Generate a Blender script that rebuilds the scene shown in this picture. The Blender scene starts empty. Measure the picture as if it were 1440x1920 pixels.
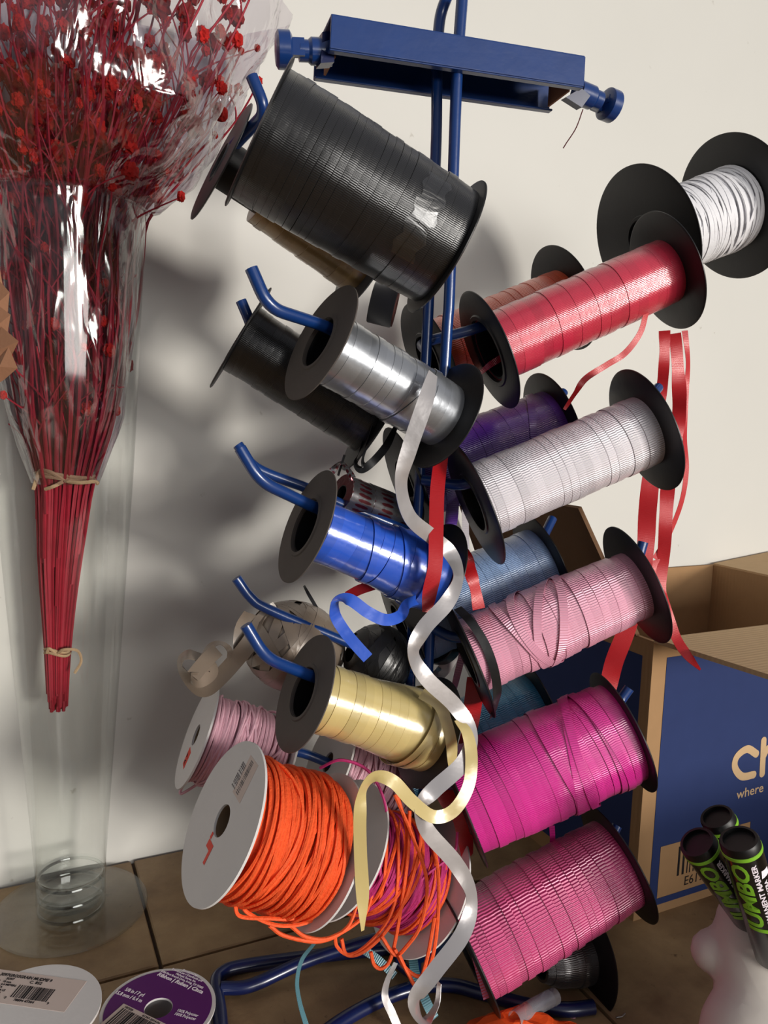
import bpy, math, random
import numpy as np
from mathutils import Vector, Matrix
random.seed(7); rng = np.random.default_rng(7)
col = bpy.context.scene.collection
scn = bpy.context.scene
PI = math.pi

# ---------------------------------------------------------------- camera frame
F = 1442.0; H = 0.447
dn = np.array([310-720, 13500-960, F]); dn = dn/np.linalg.norm(dn)
ZW = -dn
XW = np.array([3704-720, 892-960, F]); XW = XW-XW.dot(ZW)*ZW; XW /= np.linalg.norm(XW)
YW = np.cross(ZW, XW)
if YW[2] < 0: YW = -YW
B = np.array([XW, YW, ZW]); CAM = np.array([0, 0, H])
def ray(px, py): return B @ np.array([(px-720)/F, (py-960)/F, 1.0])
def at(px, py, z): return CAM + ray(px, py)*z
def ground(px, py, hz=0.0):
    r = ray(px, py); return CAM + r*((hz-H)/r[2])
FH = B[:2, 2]/np.linalg.norm(B[:2, 2])
def dist_of(p): return float(np.dot(p[:2], FH))
def vert(px, py, d):
    r = ray(px, py); return CAM + r*(d/np.dot(r[:2], FH))
def on_y(px, py, y):
    r = ray(px, py); return CAM + r*(y/r[1])
def on_x(px, py, x):
    r = ray(px, py); return CAM + r*(x/r[0])
def nrm(v): v = np.asarray(v, float); return v/(np.linalg.norm(v)+1e-12)
UP = np.array([0, 0, 1.0])

# ---------------------------------------------------------------- materials
MATS = {}
def srgb(c):
    return tuple(((x/255)/12.92 if x/255 <= .04045 else ((x/255+.055)/1.055)**2.4) for x in c)+(1,)
def mat(name, c, rough=.5, metal=0, spec=.5, noise=0, nscale=40, bump=0, bscale=200, coat=0, aniso=0, sheen=0, trans=0):
    m = bpy.data.materials.new(name); m.use_nodes = True
    nt = m.node_tree; p = nt.nodes['Principled BSDF']
    p.inputs['Base Color'].default_value = srgb(c)
    p.inputs['Roughness'].default_value = rough; p.inputs['Metallic'].default_value = metal
    p.inputs['Specular IOR Level'].default_value = spec
    if coat: p.inputs['Coat Weight'].default_value = coat; p.inputs['Coat Roughness'].default_value = .12
    if sheen: p.inputs['Sheen Weight'].default_value = sheen
    if trans: p.inputs['Transmission Weight'].default_value = trans
    tc = nt.nodes.new('ShaderNodeTexCoord')
    if noise:
        n = nt.nodes.new('ShaderNodeTexNoise'); n.inputs['Scale'].default_value = nscale; n.inputs['Detail'].default_value = 6
        nt.links.new(tc.outputs['Object'], n.inputs['Vector'])
        mx = nt.nodes.new('ShaderNodeMix'); mx.data_type = 'RGBA'
        a = tuple(max(0, x*(1-noise)) for x in srgb(c)[:3])+(1,); b = tuple(min(1, x*(1+noise)) for x in srgb(c)[:3])+(1,)
        mx.inputs[6].default_value = a; mx.inputs[7].default_value = b
        nt.links.new(n.outputs['Fac'], mx.inputs[0]); nt.links.new(mx.outputs[2], p.inputs['Base Color'])
    if bump:
        n = nt.nodes.new('ShaderNodeTexNoise'); n.inputs['Scale'].default_value = bscale; n.inputs['Detail'].default_value = 4
        nt.links.new(tc.outputs['Object'], n.inputs['Vector'])
        bp = nt.nodes.new('ShaderNodeBump'); bp.inputs['Strength'].default_value = bump; bp.inputs['Distance'].default_value = .001
        nt.links.new(n.outputs['Fac'], bp.inputs['Height']); nt.links.new(bp.outputs['Normal'], p.inputs['Normal'])
    MATS[name] = m; return m

def ribbon_mat(name, c, rough=.28, metal=.35, crimp=0.0, pitch=.0017, sheen=.2, spec=.6, coat=.75):
    """satin/poly curling ribbon. UV u = metres along the ribbon, v = position across it"""
    m = bpy.data.materials.new(name); m.use_nodes = True
    nt = m.node_tree; p = nt.nodes['Principled BSDF']; N = nt.nodes.new; Lk = nt.links.new
    p.inputs['Roughness'].default_value = rough; p.inputs['Metallic'].default_value = metal
    p.inputs['Specular IOR Level'].default_value = spec
    p.inputs['Sheen Weight'].default_value = sheen*.3
    uv = N('ShaderNodeUVMap'); sx = N('ShaderNodeSeparateXYZ'); Lk(uv.outputs[0], sx.inputs[0])
    # slight tone differences from wrap to wrap
    fl = N('ShaderNodeMath'); fl.operation = 'FLOOR'; Lk(sx.outputs[1], fl.inputs[0])
    wn = N('ShaderNodeTexWhiteNoise'); wn.noise_dimensions = '1D'; Lk(fl.outputs[0], wn.inputs['W'])
    mx = N('ShaderNodeMix'); mx.data_type = 'RGBA'
    cc = srgb(c)
    mx.inputs[6].default_value = tuple(x*.86 for x in cc[:3])+(1,); mx.inputs[7].default_value = tuple(min(1, x*1.08) for x in cc[:3])+(1,)
    Lk(wn.outputs['Value'], mx.inputs[0]); Lk(mx.outputs[2], p.inputs['Base Color'])
    tc = N('ShaderNodeTexCoord')
    no = N('ShaderNodeTexNoise'); no.inputs['Scale'].default_value = 90; no.inputs['Detail'].default_value = 3
    Lk(tc.outputs['Object'], no.inputs['Vector'])
    b1 = N('ShaderNodeBump'); b1.inputs['Strength'].default_value = .12; b1.inputs['Distance'].default_value = .002
    Lk(no.outputs['Fac'], b1.inputs['Height'])
    out = b1
    fc = N('ShaderNodeMath'); fc.operation = 'FRACT'; Lk(sx.outputs[1], fc.inputs[0])
    pp = N('ShaderNodeMath'); pp.operation = 'SUBTRACT'; pp.inputs[1].default_value = .48; Lk(fc.outputs[0], pp.inputs[0])
    ab = N('ShaderNodeMath'); ab.operation = 'ABSOLUTE'; Lk(pp.outputs[0], ab.inputs[0])
    gt = N('ShaderNodeMapRange'); gt.inputs[1].default_value = .40; gt.inputs[2].default_value = .47; gt.inputs[3].default_value = 1; gt.inputs[4].default_value = 0; Lk(ab.outputs[0], gt.inputs[0])
    b0 = N('ShaderNodeBump'); b0.inputs['Strength'].default_value = .55; b0.inputs['Distance'].default_value = .0004
    Lk(gt.outputs[0], b0.inputs['Height']); Lk(b1.outputs['Normal'], b0.inputs['Normal']); b1 = b0; out = b0
    if crimp:
        # crimp ridges across the ribbon, each wrap with its own phase
        ad = N('ShaderNodeMath'); ad.operation = 'MULTIPLY'; ad.inputs[1].default_value = 2*PI/pitch; Lk(sx.outputs[0], ad.inputs[0])
        ph = N('ShaderNodeMath'); ph.operation = 'MULTIPLY_ADD'; ph.inputs[1].default_value = 6.28
        Lk(wn.outputs['Value'], ph.inputs[0]); Lk(ad.outputs[0], ph.inputs[2])
        n2 = N('ShaderNodeTexNoise'); n2.inputs['Scale'].default_value = 60; Lk(tc.outputs['Object'], n2.inputs['Vector'])
        ph2 = N('ShaderNodeMath'); ph2.operation = 'MULTIPLY_ADD'; ph2.inputs[1].default_value = 2.2
        Lk(n2.outputs['Fac'], ph2.inputs[0]); Lk(ph.outputs[0], ph2.inputs[2])
        sn = N('ShaderNodeMath'); sn.operation = 'SINE'; Lk(ph2.outputs[0], sn.inputs[0])
        b2 = N('ShaderNodeBump'); b2.inputs['Strength'].default_value = crimp; b2.inputs['Distance'].default_value = pitch*.115
        Lk(sn.outputs[0], b2.inputs['Height']); Lk(b1.outputs['Normal'], b2.inputs['Normal']); out = b2
    Lk(out.outputs['Normal'], p.inputs['Normal']); Lk(out.outputs['Normal'], p.inputs['Coat Normal'])
    p.inputs['Coat Weight'].default_value = coat; p.inputs['Coat Roughness'].default_value = .2; p.inputs['Coat IOR'].default_value = 1.8
    MATS[name] = m; return m

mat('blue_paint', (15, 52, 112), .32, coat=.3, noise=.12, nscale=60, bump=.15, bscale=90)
mat('blue_paint_shaded', (10, 24, 70), .3, coat=.3, noise=.15, nscale=60)  # darker copy of the stand's blue, with shade put into the colour
mat('grey_board', (82, 76, 72), .75, spec=.3, noise=.12, nscale=30, bump=.2)
mat('black_plastic', (17, 17, 19), .42, spec=.45, noise=.2, nscale=40, bump=.12, bscale=120)
mat('grey_plastic', (66, 68, 70), .4, spec=.5, noise=.18, nscale=50, bump=.1)
mat('core_black', (14, 13, 14), .5, spec=.4)
mat('white_card', (205, 202, 200), .8, spec=.2, noise=.04, bump=.15)
mat('card_core', (120, 100, 78), .85, spec=.2)
mat('ink', (28, 26, 28), .7, spec=.2)
mat('ink_grey', (110, 104, 104), .7, spec=.2)
mat('ink_red', (214, 62, 44), .6, spec=.3)
mat('ink_white', (235, 225, 232), .6, spec=.2)
mat('label_paper', (196, 180, 172), .7, spec=.2)
mat('purple_print', (84, 14, 96), .5, spec=.4)
mat('green_print', (122, 178, 44), .4, spec=.4)
mat('badge_silver', (176, 176, 170), .35, metal=.4)
mat('marker_black', (10, 12, 11), .18, spec=.6, coat=.4)
mat('marker_cap', (4, 4, 5), .45, spec=.4)
mat('ceramic', (190, 184, 176), .6, spec=.3, coat=0, noise=.02)
mat('orange_cord', (236, 92, 44), .6, spec=.3, noise=.2, nscale=160, bump=.6, bscale=600)
mat('pink_cord', (224, 178, 192), .6, spec=.3, noise=.1, nscale=120, bump=.4, bscale=600)
mat('fuchsia_cord', (186, 52, 116), .6, spec=.3, noise=.15, nscale=120, bump=.4, bscale=600)
mat('raffia', (228, 228, 232), .5, spec=.4, noise=.06, nscale=100, bump=.5, bscale=300)
mat('red_stem', (150, 30, 48), .6, spec=.3, noise=.3, nscale=80)
mat('red_head', (176, 32, 28), .8, spec=.2, noise=.35, nscale=300, bump=.8, bscale=900)
mat('twine', (176, 148, 116), .8, spec=.2, noise=.2, nscale=200, bump=.5, bscale=700)
mat('kraft_paper', (150, 108, 82), .8, spec=.2, noise=.08, nscale=80, bump=.2, bscale=500)
mat('roll_side', (84, 40, 36), .7); mat('velvet', (14, 14, 20), .95, spec=.1, sheen=.4)
mat('orange_tissue', (214, 74, 16), .6, spec=.3, noise=.15, nscale=30, bump=.3)
mat('clear_plastic', (215, 215, 222), .15, spec=.6, trans=.75)
mat('thin_wire', (90, 30, 34), .4, metal=.3)
mat('wire_steel', (150, 150, 155), .3, metal=.9)
mat('blue_print', (40, 54, 98), .75, spec=.2, noise=.08, nscale=50)
mat('wall_mark', (176, 172, 160), .8)
mat('grass_twist', (112, 94, 64), .8)
ribbon_mat('r_black', (16, 16, 18), .3, .0, .22, .0012, spec=.4, coat=.4)
ribbon_mat('r_silver', (160, 164, 170), .3, .75, 0)
ribbon_mat('r_silver_tail', (186, 182, 182), .3, .55, 0)
ribbon_mat('r_blue', (44, 92, 206), .22, .08, 0)
ribbon_mat('r_olive', (206, 186, 124), .26, .08, 0)
ribbon_mat('r_gold_brown', (160, 128, 76), .32, .4, 0)
ribbon_mat('r_red', (200, 40, 68), .27, .08, .35, .0012)
ribbon_mat('r_pearl', (220, 214, 220), .3, .08, .9, .0017)
ribbon_mat('r_purple', (84, 36, 142), .3, .08, .5, .0015)
ribbon_mat('r_pink', (236, 164, 188), .3, .08, .95, .0019)
ribbon_mat('r_lightblue', (146, 178, 222), .3, .08, .5, .0015)
ribbon_mat('r_magenta', (218, 30, 146), .26, .08, .6, .0016)
ribbon_mat('r_teal', (48, 148, 190), .3, .08, .7, .0016)
ribbon_mat('r_hotpink', (206, 66, 126), .27, .08, 1.0, .0023)
ribbon_mat('r_orange', (226, 92, 50), .32, .08, .6, .0015)
ribbon_mat('r_taupe', (128, 114, 100), .38, .1, 0, coat=.15)
ribbon_mat('r_teal_pale', (84, 128, 140), .35, .08, .5, .0016, coat=.2)
ribbon_mat('r_jet', (12, 12, 14), .4, .05, 0, coat=.1)
ribbon_mat('r_satin_red', (182, 14, 24), .38, .05, .35, .0009, coat=.1)
ribbon_mat('r_pewter', (74, 70, 70), .25, .7, .4, .0014)
def lofty():
    m = ribbon_mat('r_dots', (150, 146, 148), .2, .9, 0); nt = m.node_tree; N = nt.nodes.new; p = nt.nodes['Principled BSDF']
    uv = [n for n in nt.nodes if n.type == 'UVMAP'][0]
    mp = N('ShaderNodeMapping'); mp.inputs['Scale'].default_value = (240, 1.5, 1); nt.links.new(uv.outputs[0], mp.inputs[0])
    v = N('ShaderNodeTexVoronoi'); v.inputs['Randomness'].default_value = .15; v.inputs['Scale'].default_value = 1; v.voronoi_dimensions = '2D'
    nt.links.new(mp.outputs[0], v.inputs['Vector'])
    lt = N('ShaderNodeMath'); lt.operation = 'LESS_THAN'; lt.inputs[1].default_value = .3; nt.links.new(v.outputs['Distance'], lt.inputs[0])
    mx = N('ShaderNodeMix'); mx.data_type = 'RGBA'; mx.inputs[6].default_value = srgb((150, 148, 152)); mx.inputs[7].default_value = srgb((120, 14, 34))
    nt.links.new(lt.outputs[0], mx.inputs[0]); nt.links.new(mx.outputs[2], p.inputs['Base Color'])
lofty()

def wall_material():
    m = bpy.data.materials.new('painted_wall'); m.use_nodes = True; nt = m.node_tree; N = nt.nodes.new; p = nt.nodes['Principled BSDF']; Lk = nt.links.new
    p.inputs['Roughness'].default_value = .55; p.inputs['Specular IOR Level'].default_value = .3
    tc = N('ShaderNodeTexCoord'); n = N('ShaderNodeTexNoise'); n.inputs['Scale'].default_value = 5; n.inputs['Detail'].default_value = 5
    Lk(tc.outputs['Object'], n.inputs['Vector'])
    mx = N('ShaderNodeMix'); mx.data_type = 'RGBA'; mx.inputs[6].default_value = srgb((204, 203, 197)); mx.inputs[7].default_value = srgb((213, 212, 206))
    Lk(n.outputs['Fac'], mx.inputs[0])
    # tiny scuffs
    n2 = N('ShaderNodeTexNoise'); n2.inputs['Scale'].default_value = 55; n2.inputs['Detail'].default_value = 8; Lk(tc.outputs['Object'], n2.inputs['Vector'])
    cr = N('ShaderNodeValToRGB'); cr.color_ramp.elements[0].position = .72; cr.color_ramp.elements[1].position = .78
    Lk(n2.outputs['Fac'], cr.inputs[0])
    m2 = N('ShaderNodeMix'); m2.data_type = 'RGBA'; m2.inputs[7].default_value = srgb((176, 172, 162)); Lk(cr.outputs[0], m2.inputs[0]); Lk(mx.outputs[2], m2.inputs[6])
    Lk(m2.outputs[2], p.inputs['Base Color'])
    b = N('ShaderNodeBump'); b.inputs['Strength'].default_value = .12; b.inputs['Distance'].default_value = .002
    n3 = N('ShaderNodeTexNoise'); n3.inputs['Scale'].default_value = 30; Lk(tc.outputs['Object'], n3.inputs['Vector'])
    Lk(n3.outputs['Fac'], b.inputs['Height']); Lk(b.outputs['Normal'], p.inputs['Normal'])
    return m
def tile_material():
    m = bpy.data.materials.new('stone_tile'); m.use_nodes = True; nt = m.node_tree; N = nt.nodes.new; p = nt.nodes['Principled BSDF']; Lk = nt.links.new
    p.inputs['Roughness'].default_value = .5; p.inputs['Specular IOR Level'].default_value = .35
    tc = N('ShaderNodeTexCoord')
    def noise(s, d=8, r=.6):
        n = N('ShaderNodeTexNoise'); n.inputs['Scale'].default_value = s; n.inputs['Detail'].default_value = d; n.inputs['Roughness'].default_value = r
        Lk(tc.outputs['Object'], n.inputs['Vector']); return n
    n1 = noise(14); cr = N('ShaderNodeValToRGB'); e = cr.color_ramp.elements
    e[0].position = .3; e[0].color = srgb((112, 86, 60)); e[1].position = .7; e[1].color = srgb((160, 134, 98))
    Lk(n1.outputs['Fac'], cr.inputs[0])
    n2 = noise(60, 10, .7); r2 = N('ShaderNodeValToRGB'); r2.color_ramp.elements[0].position = .62; r2.color_ramp.elements[1].position = .72
    Lk(n2.outputs['Fac'], r2.inputs[0])
    m1 = N('ShaderNodeMix'); m1.data_type = 'RGBA'; m1.inputs[7].default_value = srgb((84, 60, 40)); Lk(r2.outputs[0], m1.inputs[0]); Lk(cr.outputs[0], m1.inputs[6])
    Lk(m1.outputs[2], p.inputs['Base Color'])
    b = N('ShaderNodeBump'); b.inputs['Strength'].default_value = .35; b.inputs['Distance'].default_value = .002
    Lk(n2.outputs['Fac'], b.inputs['Height']); Lk(b.outputs['Normal'], p.inputs['Normal'])
    return m
def cardboard(name, c, c2=None):
    m = mat(name, c, .85, spec=.15, noise=.06, nscale=90, bump=.1); nt = m.node_tree; N = nt.nodes.new; Lk = nt.links.new; p = nt.nodes['Principled BSDF']
    tc = N('ShaderNodeTexCoord'); w = N('ShaderNodeTexWave'); w.inputs['Scale'].default_value = 60; w.inputs['Distortion'].default_value = 1.5; w.bands_direction = 'Y'
    Lk(tc.outputs['Object'], w.inputs['Vector'])
    b = N('ShaderNodeBump'); b.inputs['Strength'].default_value = .12; b.inputs['Distance'].default_value = .001
    Lk(w.outputs['Fac'], b.inputs['Height']); Lk(b.outputs['Normal'], p.inputs['Normal']); return m
cardboard('cardboard', (162, 128, 92)); cardboard('cardboard_light', (196, 166, 128)); cardboard('cardboard_shaded', (110, 84, 62))  # darkest copy has the raised flap's shade put into its colour

def thin_clear(name, tint, rough, edge, bump=0, bscale=30, gl=1.0, base=.04):
    m = bpy.data.materials.new(name); m.use_nodes = True; nt = m.node_tree; N = nt.nodes.new; Lk = nt.links.new
    for n in list(nt.nodes):
        if n.type != 'OUTPUT_MATERIAL': nt.nodes.remove(n)
    o = [n for n in nt.nodes if n.type == 'OUTPUT_MATERIAL'][0]
    tr = N('ShaderNodeBsdfTransparent'); g = N('ShaderNodeBsdfGlossy'); g.inputs['Roughness'].default_value = rough
    g.inputs['Color'].default_value = (gl, gl, gl, 1)
    lw = N('ShaderNodeLayerWeight'); lw.inputs['Blend'].default_value = .35
    cm = N('ShaderNodeMix'); cm.data_type = 'RGBA'; cm.inputs[6].default_value = srgb(tint); cm.inputs[7].default_value = srgb(edge)
    pw = N('ShaderNodeMath'); pw.operation = 'POWER'; pw.inputs[1].default_value = 3; Lk(lw.outputs['Facing'], pw.inputs[0])
    Lk(pw.outputs[0], cm.inputs[0]); Lk(cm.outputs[2], tr.inputs['Color'])
    fr = N('ShaderNodeLayerWeight'); fr.inputs['Blend'].default_value = .5
    p5 = N('ShaderNodeMath'); p5.operation = 'POWER'; p5.inputs[1].default_value = 4.5; Lk(fr.outputs['Facing'], p5.inputs[0])
    ad = N('ShaderNodeMath'); ad.operation = 'MULTIPLY_ADD'; ad.inputs[1].default_value = .85; ad.inputs[2].default_value = .03+base; ad.use_clamp = True; Lk(p5.outputs[0], ad.inputs[0])
    mx = N('ShaderNodeMixShader'); Lk(ad.outputs[0], mx.inputs[0]); Lk(tr.outputs[0], mx.inputs[1]); Lk(g.outputs[0], mx.inputs[2]); Lk(mx.outputs[0], o.inputs[0])
    if bump:
        tc = N('ShaderNodeTexCoord'); v = N('ShaderNodeTexNoise'); v.inputs['Scale'].default_value = bscale; v.inputs['Detail'].default_value = 2
        v.inputs['Distortion'].default_value = 1.2
        mp = N('ShaderNodeMapping'); mp.inputs['Scale'].default_value = (1.3, 1.3, .4); Lk(tc.outputs['Object'], mp.inputs['Vector']); Lk(mp.outputs[0], v.inputs['Vector'])
        b = N('ShaderNodeBump'); b.inputs['Strength'].default_value = bump; b.inputs['Distance'].default_value = .006
        Lk(v.outputs['Fac'], b.inputs['Height'])
        for s in (g.inputs['Normal'], fr.inputs['Normal']): Lk(b.outputs['Normal'], s)
    MATS[name] = m
thin_clear('vase_glass', (252, 253, 252), .06, (206, 208, 206), base=.01)
thin_clear('cellophane', (236, 232, 238), .12, (170, 158, 172), bump=.9, bscale=30, base=.09)
gm = mat('solid_glass', (250, 255, 253), .02, trans=1.0); thin_clear('foot_glass', (248, 249, 248), .03, (140, 144, 140), base=.01)
WALL = wall_material(); TILE = tile_material(); mat('grout', (62, 46, 34), .9, noise=.3, nscale=200)

# ---------------------------------------------------------------- mesh helpers
def smooth(me, ang=None):
    me.polygons.foreach_set('use_smooth', [True]*len(me.polygons))
class MB:
    def __init__(s): s.v = []; s.f = []; s.uv = []; s.n = 0
    def add(s, v, f, uv=None):
        v = np.asarray(v, float); s.v.append(v); s.f += [tuple(i+s.n for i in q) for q in f]
        s.uv += uv if uv else [None]*len(f); s.n += len(v)
    def mesh(s, name, inv=None, flat=False):
        V = np.concatenate(s.v)
        if inv is not None: V = (np.c_[V, np.ones(len(V))] @ np.array(inv).T)[:, :3]
        me = bpy.data.meshes.new(name); me.from_pydata(V.tolist(), [], s.f)
        if any(u is not None for u in s.uv):
            l = me.uv_layers.new(name='UVMap'); a = []
            for f, u in zip(s.f, s.uv): a += (list(u) if u else [(0, 0)]*len(f))
            l.data.foreach_set('uv', [c for p in a for c in p])
        if not flat:
            smooth(me); me.update(); me.set_sharp_from_angle(angle=math.radians(38))
        me.update(); return me
    def build(s, name, m, parent=None, local=False, flat=False):
        inv = None
        if parent is not None and not local: inv = parent.matrix_basis.inverted()
        me = s.mesh(name, inv, flat); me.materials.append(MATS[m] if isinstance(m, str) else m)
        o = bpy.data.objects.new(name, me); col.objects.link(o)
        if parent is not None: o.parent = parent
        return o
    # shapes -------------------------------------------------
    def tube(s, P, r, n=10, cap=True, closed=False):
        P = np.asarray(P, float); k = len(P); R = np.broadcast_to(np.asarray(r, float), (k,))
        T = np.gradient(P, axis=0) if not closed else np.roll(P, -1, 0)-np.roll(P, 1, 0)
        T /= np.linalg.norm(T, axis=1)[:, None]+1e-12
        a = np.cross(T[0], [0, 0, 1.0]);
        if np.linalg.norm(a) < .1: a = np.cross(T[0], [1.0, 0, 0])
        a = nrm(a); A = []
        for t in T:
            a = nrm(a-a.dot(t)*t); A.append(a)
        A = np.array(A); Bn = np.cross(T, A); th = np.arange(n)*2*PI/n
        V = (P[:, None]+R[:, None, None]*(np.cos(th)[None, :, None]*A[:, None]+np.sin(th)[None, :, None]*Bn[:, None])).reshape(-1, 3)
        f = [(i*n+j, i*n+(j+1) % n, (i+1)*n+(j+1) % n, (i+1)*n+j) for i in range(k-1) for j in range(n)]
        if closed: f += [((k-1)*n+j, (k-1)*n+(j+1) % n, (j+1) % n, j) for j in range(n)]
        elif cap: f += [tuple(range(n))[::-1], tuple((k-1)*n+j for j in range(n))]
        s.add(V, f)
    def lathe(s, prof, M, n=64, closed=False):
        """prof (r,z) pairs; M 4x4 placing local z axis"""
        M = np.array(M); th = np.arange(n)*2*PI/n; k = len(prof)
        V = np.array([(r*math.cos(t), r*math.sin(t), z, 1) for r, z in prof for t in th]) @ M.T
        f = [(i*n+j, i*n+(j+1) % n, (i+1)*n+(j+1) % n, (i+1)*n+j) for i in range(k-1) for j in range(n)]
        if closed: f += [((k-1)*n+j, (k-1)*n+(j+1) % n, (j+1) % n, j) for j in range(n)]
        s.add(V[:, :3], f)
    def box(s, c, d, M=None, bev=0):
        x, y, z = [q/2 for q in d]; V = np.array([(a*x, b*y, e*z) for a in (-1, 1) for b in (-1, 1) for e in (-1, 1)])+np.array(c)
        if M is not None: V = (np.c_[V, np.ones(8)] @ np.array(M).T)[:, :3]
        s.add(V, [(0, 1, 3, 2), (4, 6, 7, 5), (0, 4, 5, 1), (2, 3, 7, 6), (0, 2, 6, 4), (1, 5, 7, 3)])
    def prism(s, poly, M, z0, z1):
        n = len(poly); V = np.array([(x, y, z, 1) for z in (z0, z1) for x, y in poly]) @ np.array(M).T
        s.add(V[:, :3], [tuple(range(n))[::-1], tuple(range(n, 2*n))]+[(i, (i+1) % n, n+(i+1) % n, n+i) for i in range(n)])
    def quad(s, a, b, c, d, t, nn=None):
        """slab through four points with thickness t along its normal"""
        P = np.array([a, b, c, d], float); nv = nrm(np.cross(P[1]-P[0], P[3]-P[0])) if nn is None else nrm(nn)
        V = np.r_[P-nv*t/2, P+nv*t/2]
        s.add(V, [(3, 2, 1, 0), (4, 5, 6, 7)]+[(i, (i+1) % 4, 4+(i+1) % 4, 4+i) for i in range(4)])

def catmull(P, sub=10):
    P = np.asarray(P, float); Q = np.r_[[2*P[0]-P[1]], P, [2*P[-1]-P[-2]]]; out = []
    for i in range(1, len(Q)-2):
        for t in np.arange(sub)/sub:
            a, b, c, d = Q[i-1], Q[i], Q[i+1], Q[i+2]
            out.append(.5*((2*b)+(-a+c)*t+(2*a-5*b+4*c-d)*t*t+(-a+3*b-3*c+d)*t**3))
    out.append(P[-1]); return np.array(out)

def strip(mb, pts, width, sub=12, thick=.0003, taper=None):
    """flat ribbon through pixel/depth points (px,py,z,angle[,w scale]); angle 0 faces the viewer's side, 90 is edge-on"""
    A = catmull([(p+(0,))[:5] if len(p) == 4 else p for p in [tuple(q) if len(q) > 4 else tuple(q)+(1.0,) for q in pts]], sub)
    P = np.array([at(a[0], a[1], a[2]) for a in A]); n = len(P)
    T = np.gradient(P, axis=0); T /= np.linalg.norm(T, axis=1)[:, None]+1e-12
    V = CAM-P; V /= np.linalg.norm(V, axis=1)[:, None]
    S = np.cross(T, V); S /= np.linalg.norm(S, axis=1)[:, None]+1e-12
    D = np.cross(S, T); an = np.radians(A[:, 3])[:, None]
    Wv = np.cos(an)*S+np.sin(an)*D; Nn = np.cross(T, Wv)
    w = width/2*A[:, 4][:, None]
    mb_add_band(mb, P, Wv, Nn, w, thick)
def mb_add_band(mb, P, Wv, Nn, w, thick):
    n = len(P)
    V = np.stack([P-Wv*w-Nn*thick/2, P-Wv*w*.3-Nn*thick/2, P+Wv*w*.3-Nn*thick/2, P+Wv*w-Nn*thick/2,
                  P+Wv*w+Nn*thick/2, P+Wv*w*.3+Nn*thick/2, P-Wv*w*.3+Nn*thick/2, P-Wv*w+Nn*thick/2], 1).reshape(-1, 3)
    L = np.r_[0, np.cumsum(np.linalg.norm(np.diff(P, axis=0), axis=1))]
    f = []; uv = []; vv = [0, .3, .7, 1, 1, .7, .3, 0]
    for i in range(n-1):
        for j in range(8):
            k = (j+1) % 8; f.append((i*8+j, i*8+k, (i+1)*8+k, (i+1)*8+j))
            uv.append(((L[i], .12+vv[j]*.7), (L[i], .12+vv[k]*.7), (L[i+1], .12+vv[k]*.7), (L[i+1], .12+vv[j]*.7)))
    f += [tuple(range(8))[::-1], tuple((n-1)*8+j for j in range(8))]; uv += [None, None]
    mb.add(V, f, uv)

def frame(p, axis, up=UP):
    """4x4 with local z along axis, local x as near world up as possible"""
    z = nrm(axis); x = nrm(np.asarray(up, float)-np.dot(up, z)*z); y = np.cross(z, x)
    M = Matrix.Identity(4)
    for i in range(3):
        M[i][0], M[i][1], M[i][2], M[i][3] = x[i], y[i], z[i], p[i]
    return M
def empty(name, M):
    o = bpy.data.objects.new(name, None); col.objects.link(o); o.empty_display_size = .02
    o.matrix_basis = M if isinstance(M, Matrix) else Matrix.Translation(Vector([float(q) for q in M])); return o
def tag(o, label=None, cat=None, group=None, kind=None):
    if label: o['label'] = label
    if cat: o['category'] = cat
    if group: o['group'] = group
    if kind: o['kind'] = kind
    return o

_tc = {}
def text_geo(txt, size, bold=0, extr=.00008, align='LEFT', shear=0, sx=1.0, cut=0):
    cu = bpy.data.curves.new('t', 'FONT'); cu.body = txt; cu.size = size; cu.extrude = extr; cu.offset = bold; cu.align_x = align
    cu.shear = shear; cu.resolution_u = 3
    o = bpy.data.objects.new('t', cu); col.objects.link(o)
    dg = bpy.context.evaluated_depsgraph_get(); me = bpy.data.meshes.new_from_object(o.evaluated_get(dg))
    V = np.array([v.co[:] for v in me.vertices]); fs = [tuple(p.vertices) for p in me.polygons]
    bpy.data.objects.remove(o); bpy.data.curves.remove(cu); bpy.data.meshes.remove(me)
    if cut:
        import bmesh as bm_
        q_ = bm_.new(); vs = [q_.verts.new(v) for v in V]
        for f in fs:
            try: q_.faces.new([vs[i] for i in f])
            except ValueError: pass
        bm_.ops.triangulate(q_, faces=q_.faces[:])
        y = V[:, 1].min()
        while y < V[:, 1].max():
            y += cut; bm_.ops.bisect_plane(q_, geom=q_.verts[:]+q_.edges[:]+q_.faces[:], plane_co=(0, y, 0), plane_no=(0, 1, 0))
        q_.verts.index_update(); V = np.array([v.co[:] for v in q_.verts]); fs = [tuple(v.index for v in f.verts) for f in q_.faces]; q_.free()
    V[:, 0] *= sx; return V, fs
def text_on(mb, txt, size, M, x=0, y=0, rot=0, **k):
    V, fs = text_geo(txt, size, **k); c, s = math.cos(rot), math.sin(rot)
    W = np.c_[V[:, 0]*c-V[:, 1]*s+x, V[:, 0]*s+V[:, 1]*c+y, V[:, 2], np.ones(len(V))]
    mb.add((W @ np.array(M).T)[:, :3], fs)
def barcode(mb, M, x, y, w, h, rot=0, n=34, t=.00006, vertical=False):
    c, s = math.cos(rot), math.sin(rot); q = 0; r = random.Random(5)
    R = np.array([[c, -s, 0, x], [s, c, 0, y], [0, 0, 1, 0], [0, 0, 0, 1]])
    while q < w:
        b = r.choice([.6, .6, 1.2, 1.8])*w/n/1.2
        mb.box((q+b/2, h/2, 0), (b, h, 2*t), np.array(M) @ R); q += b+r.choice([.6, 1, 1.5])*w/n/1.2

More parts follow.
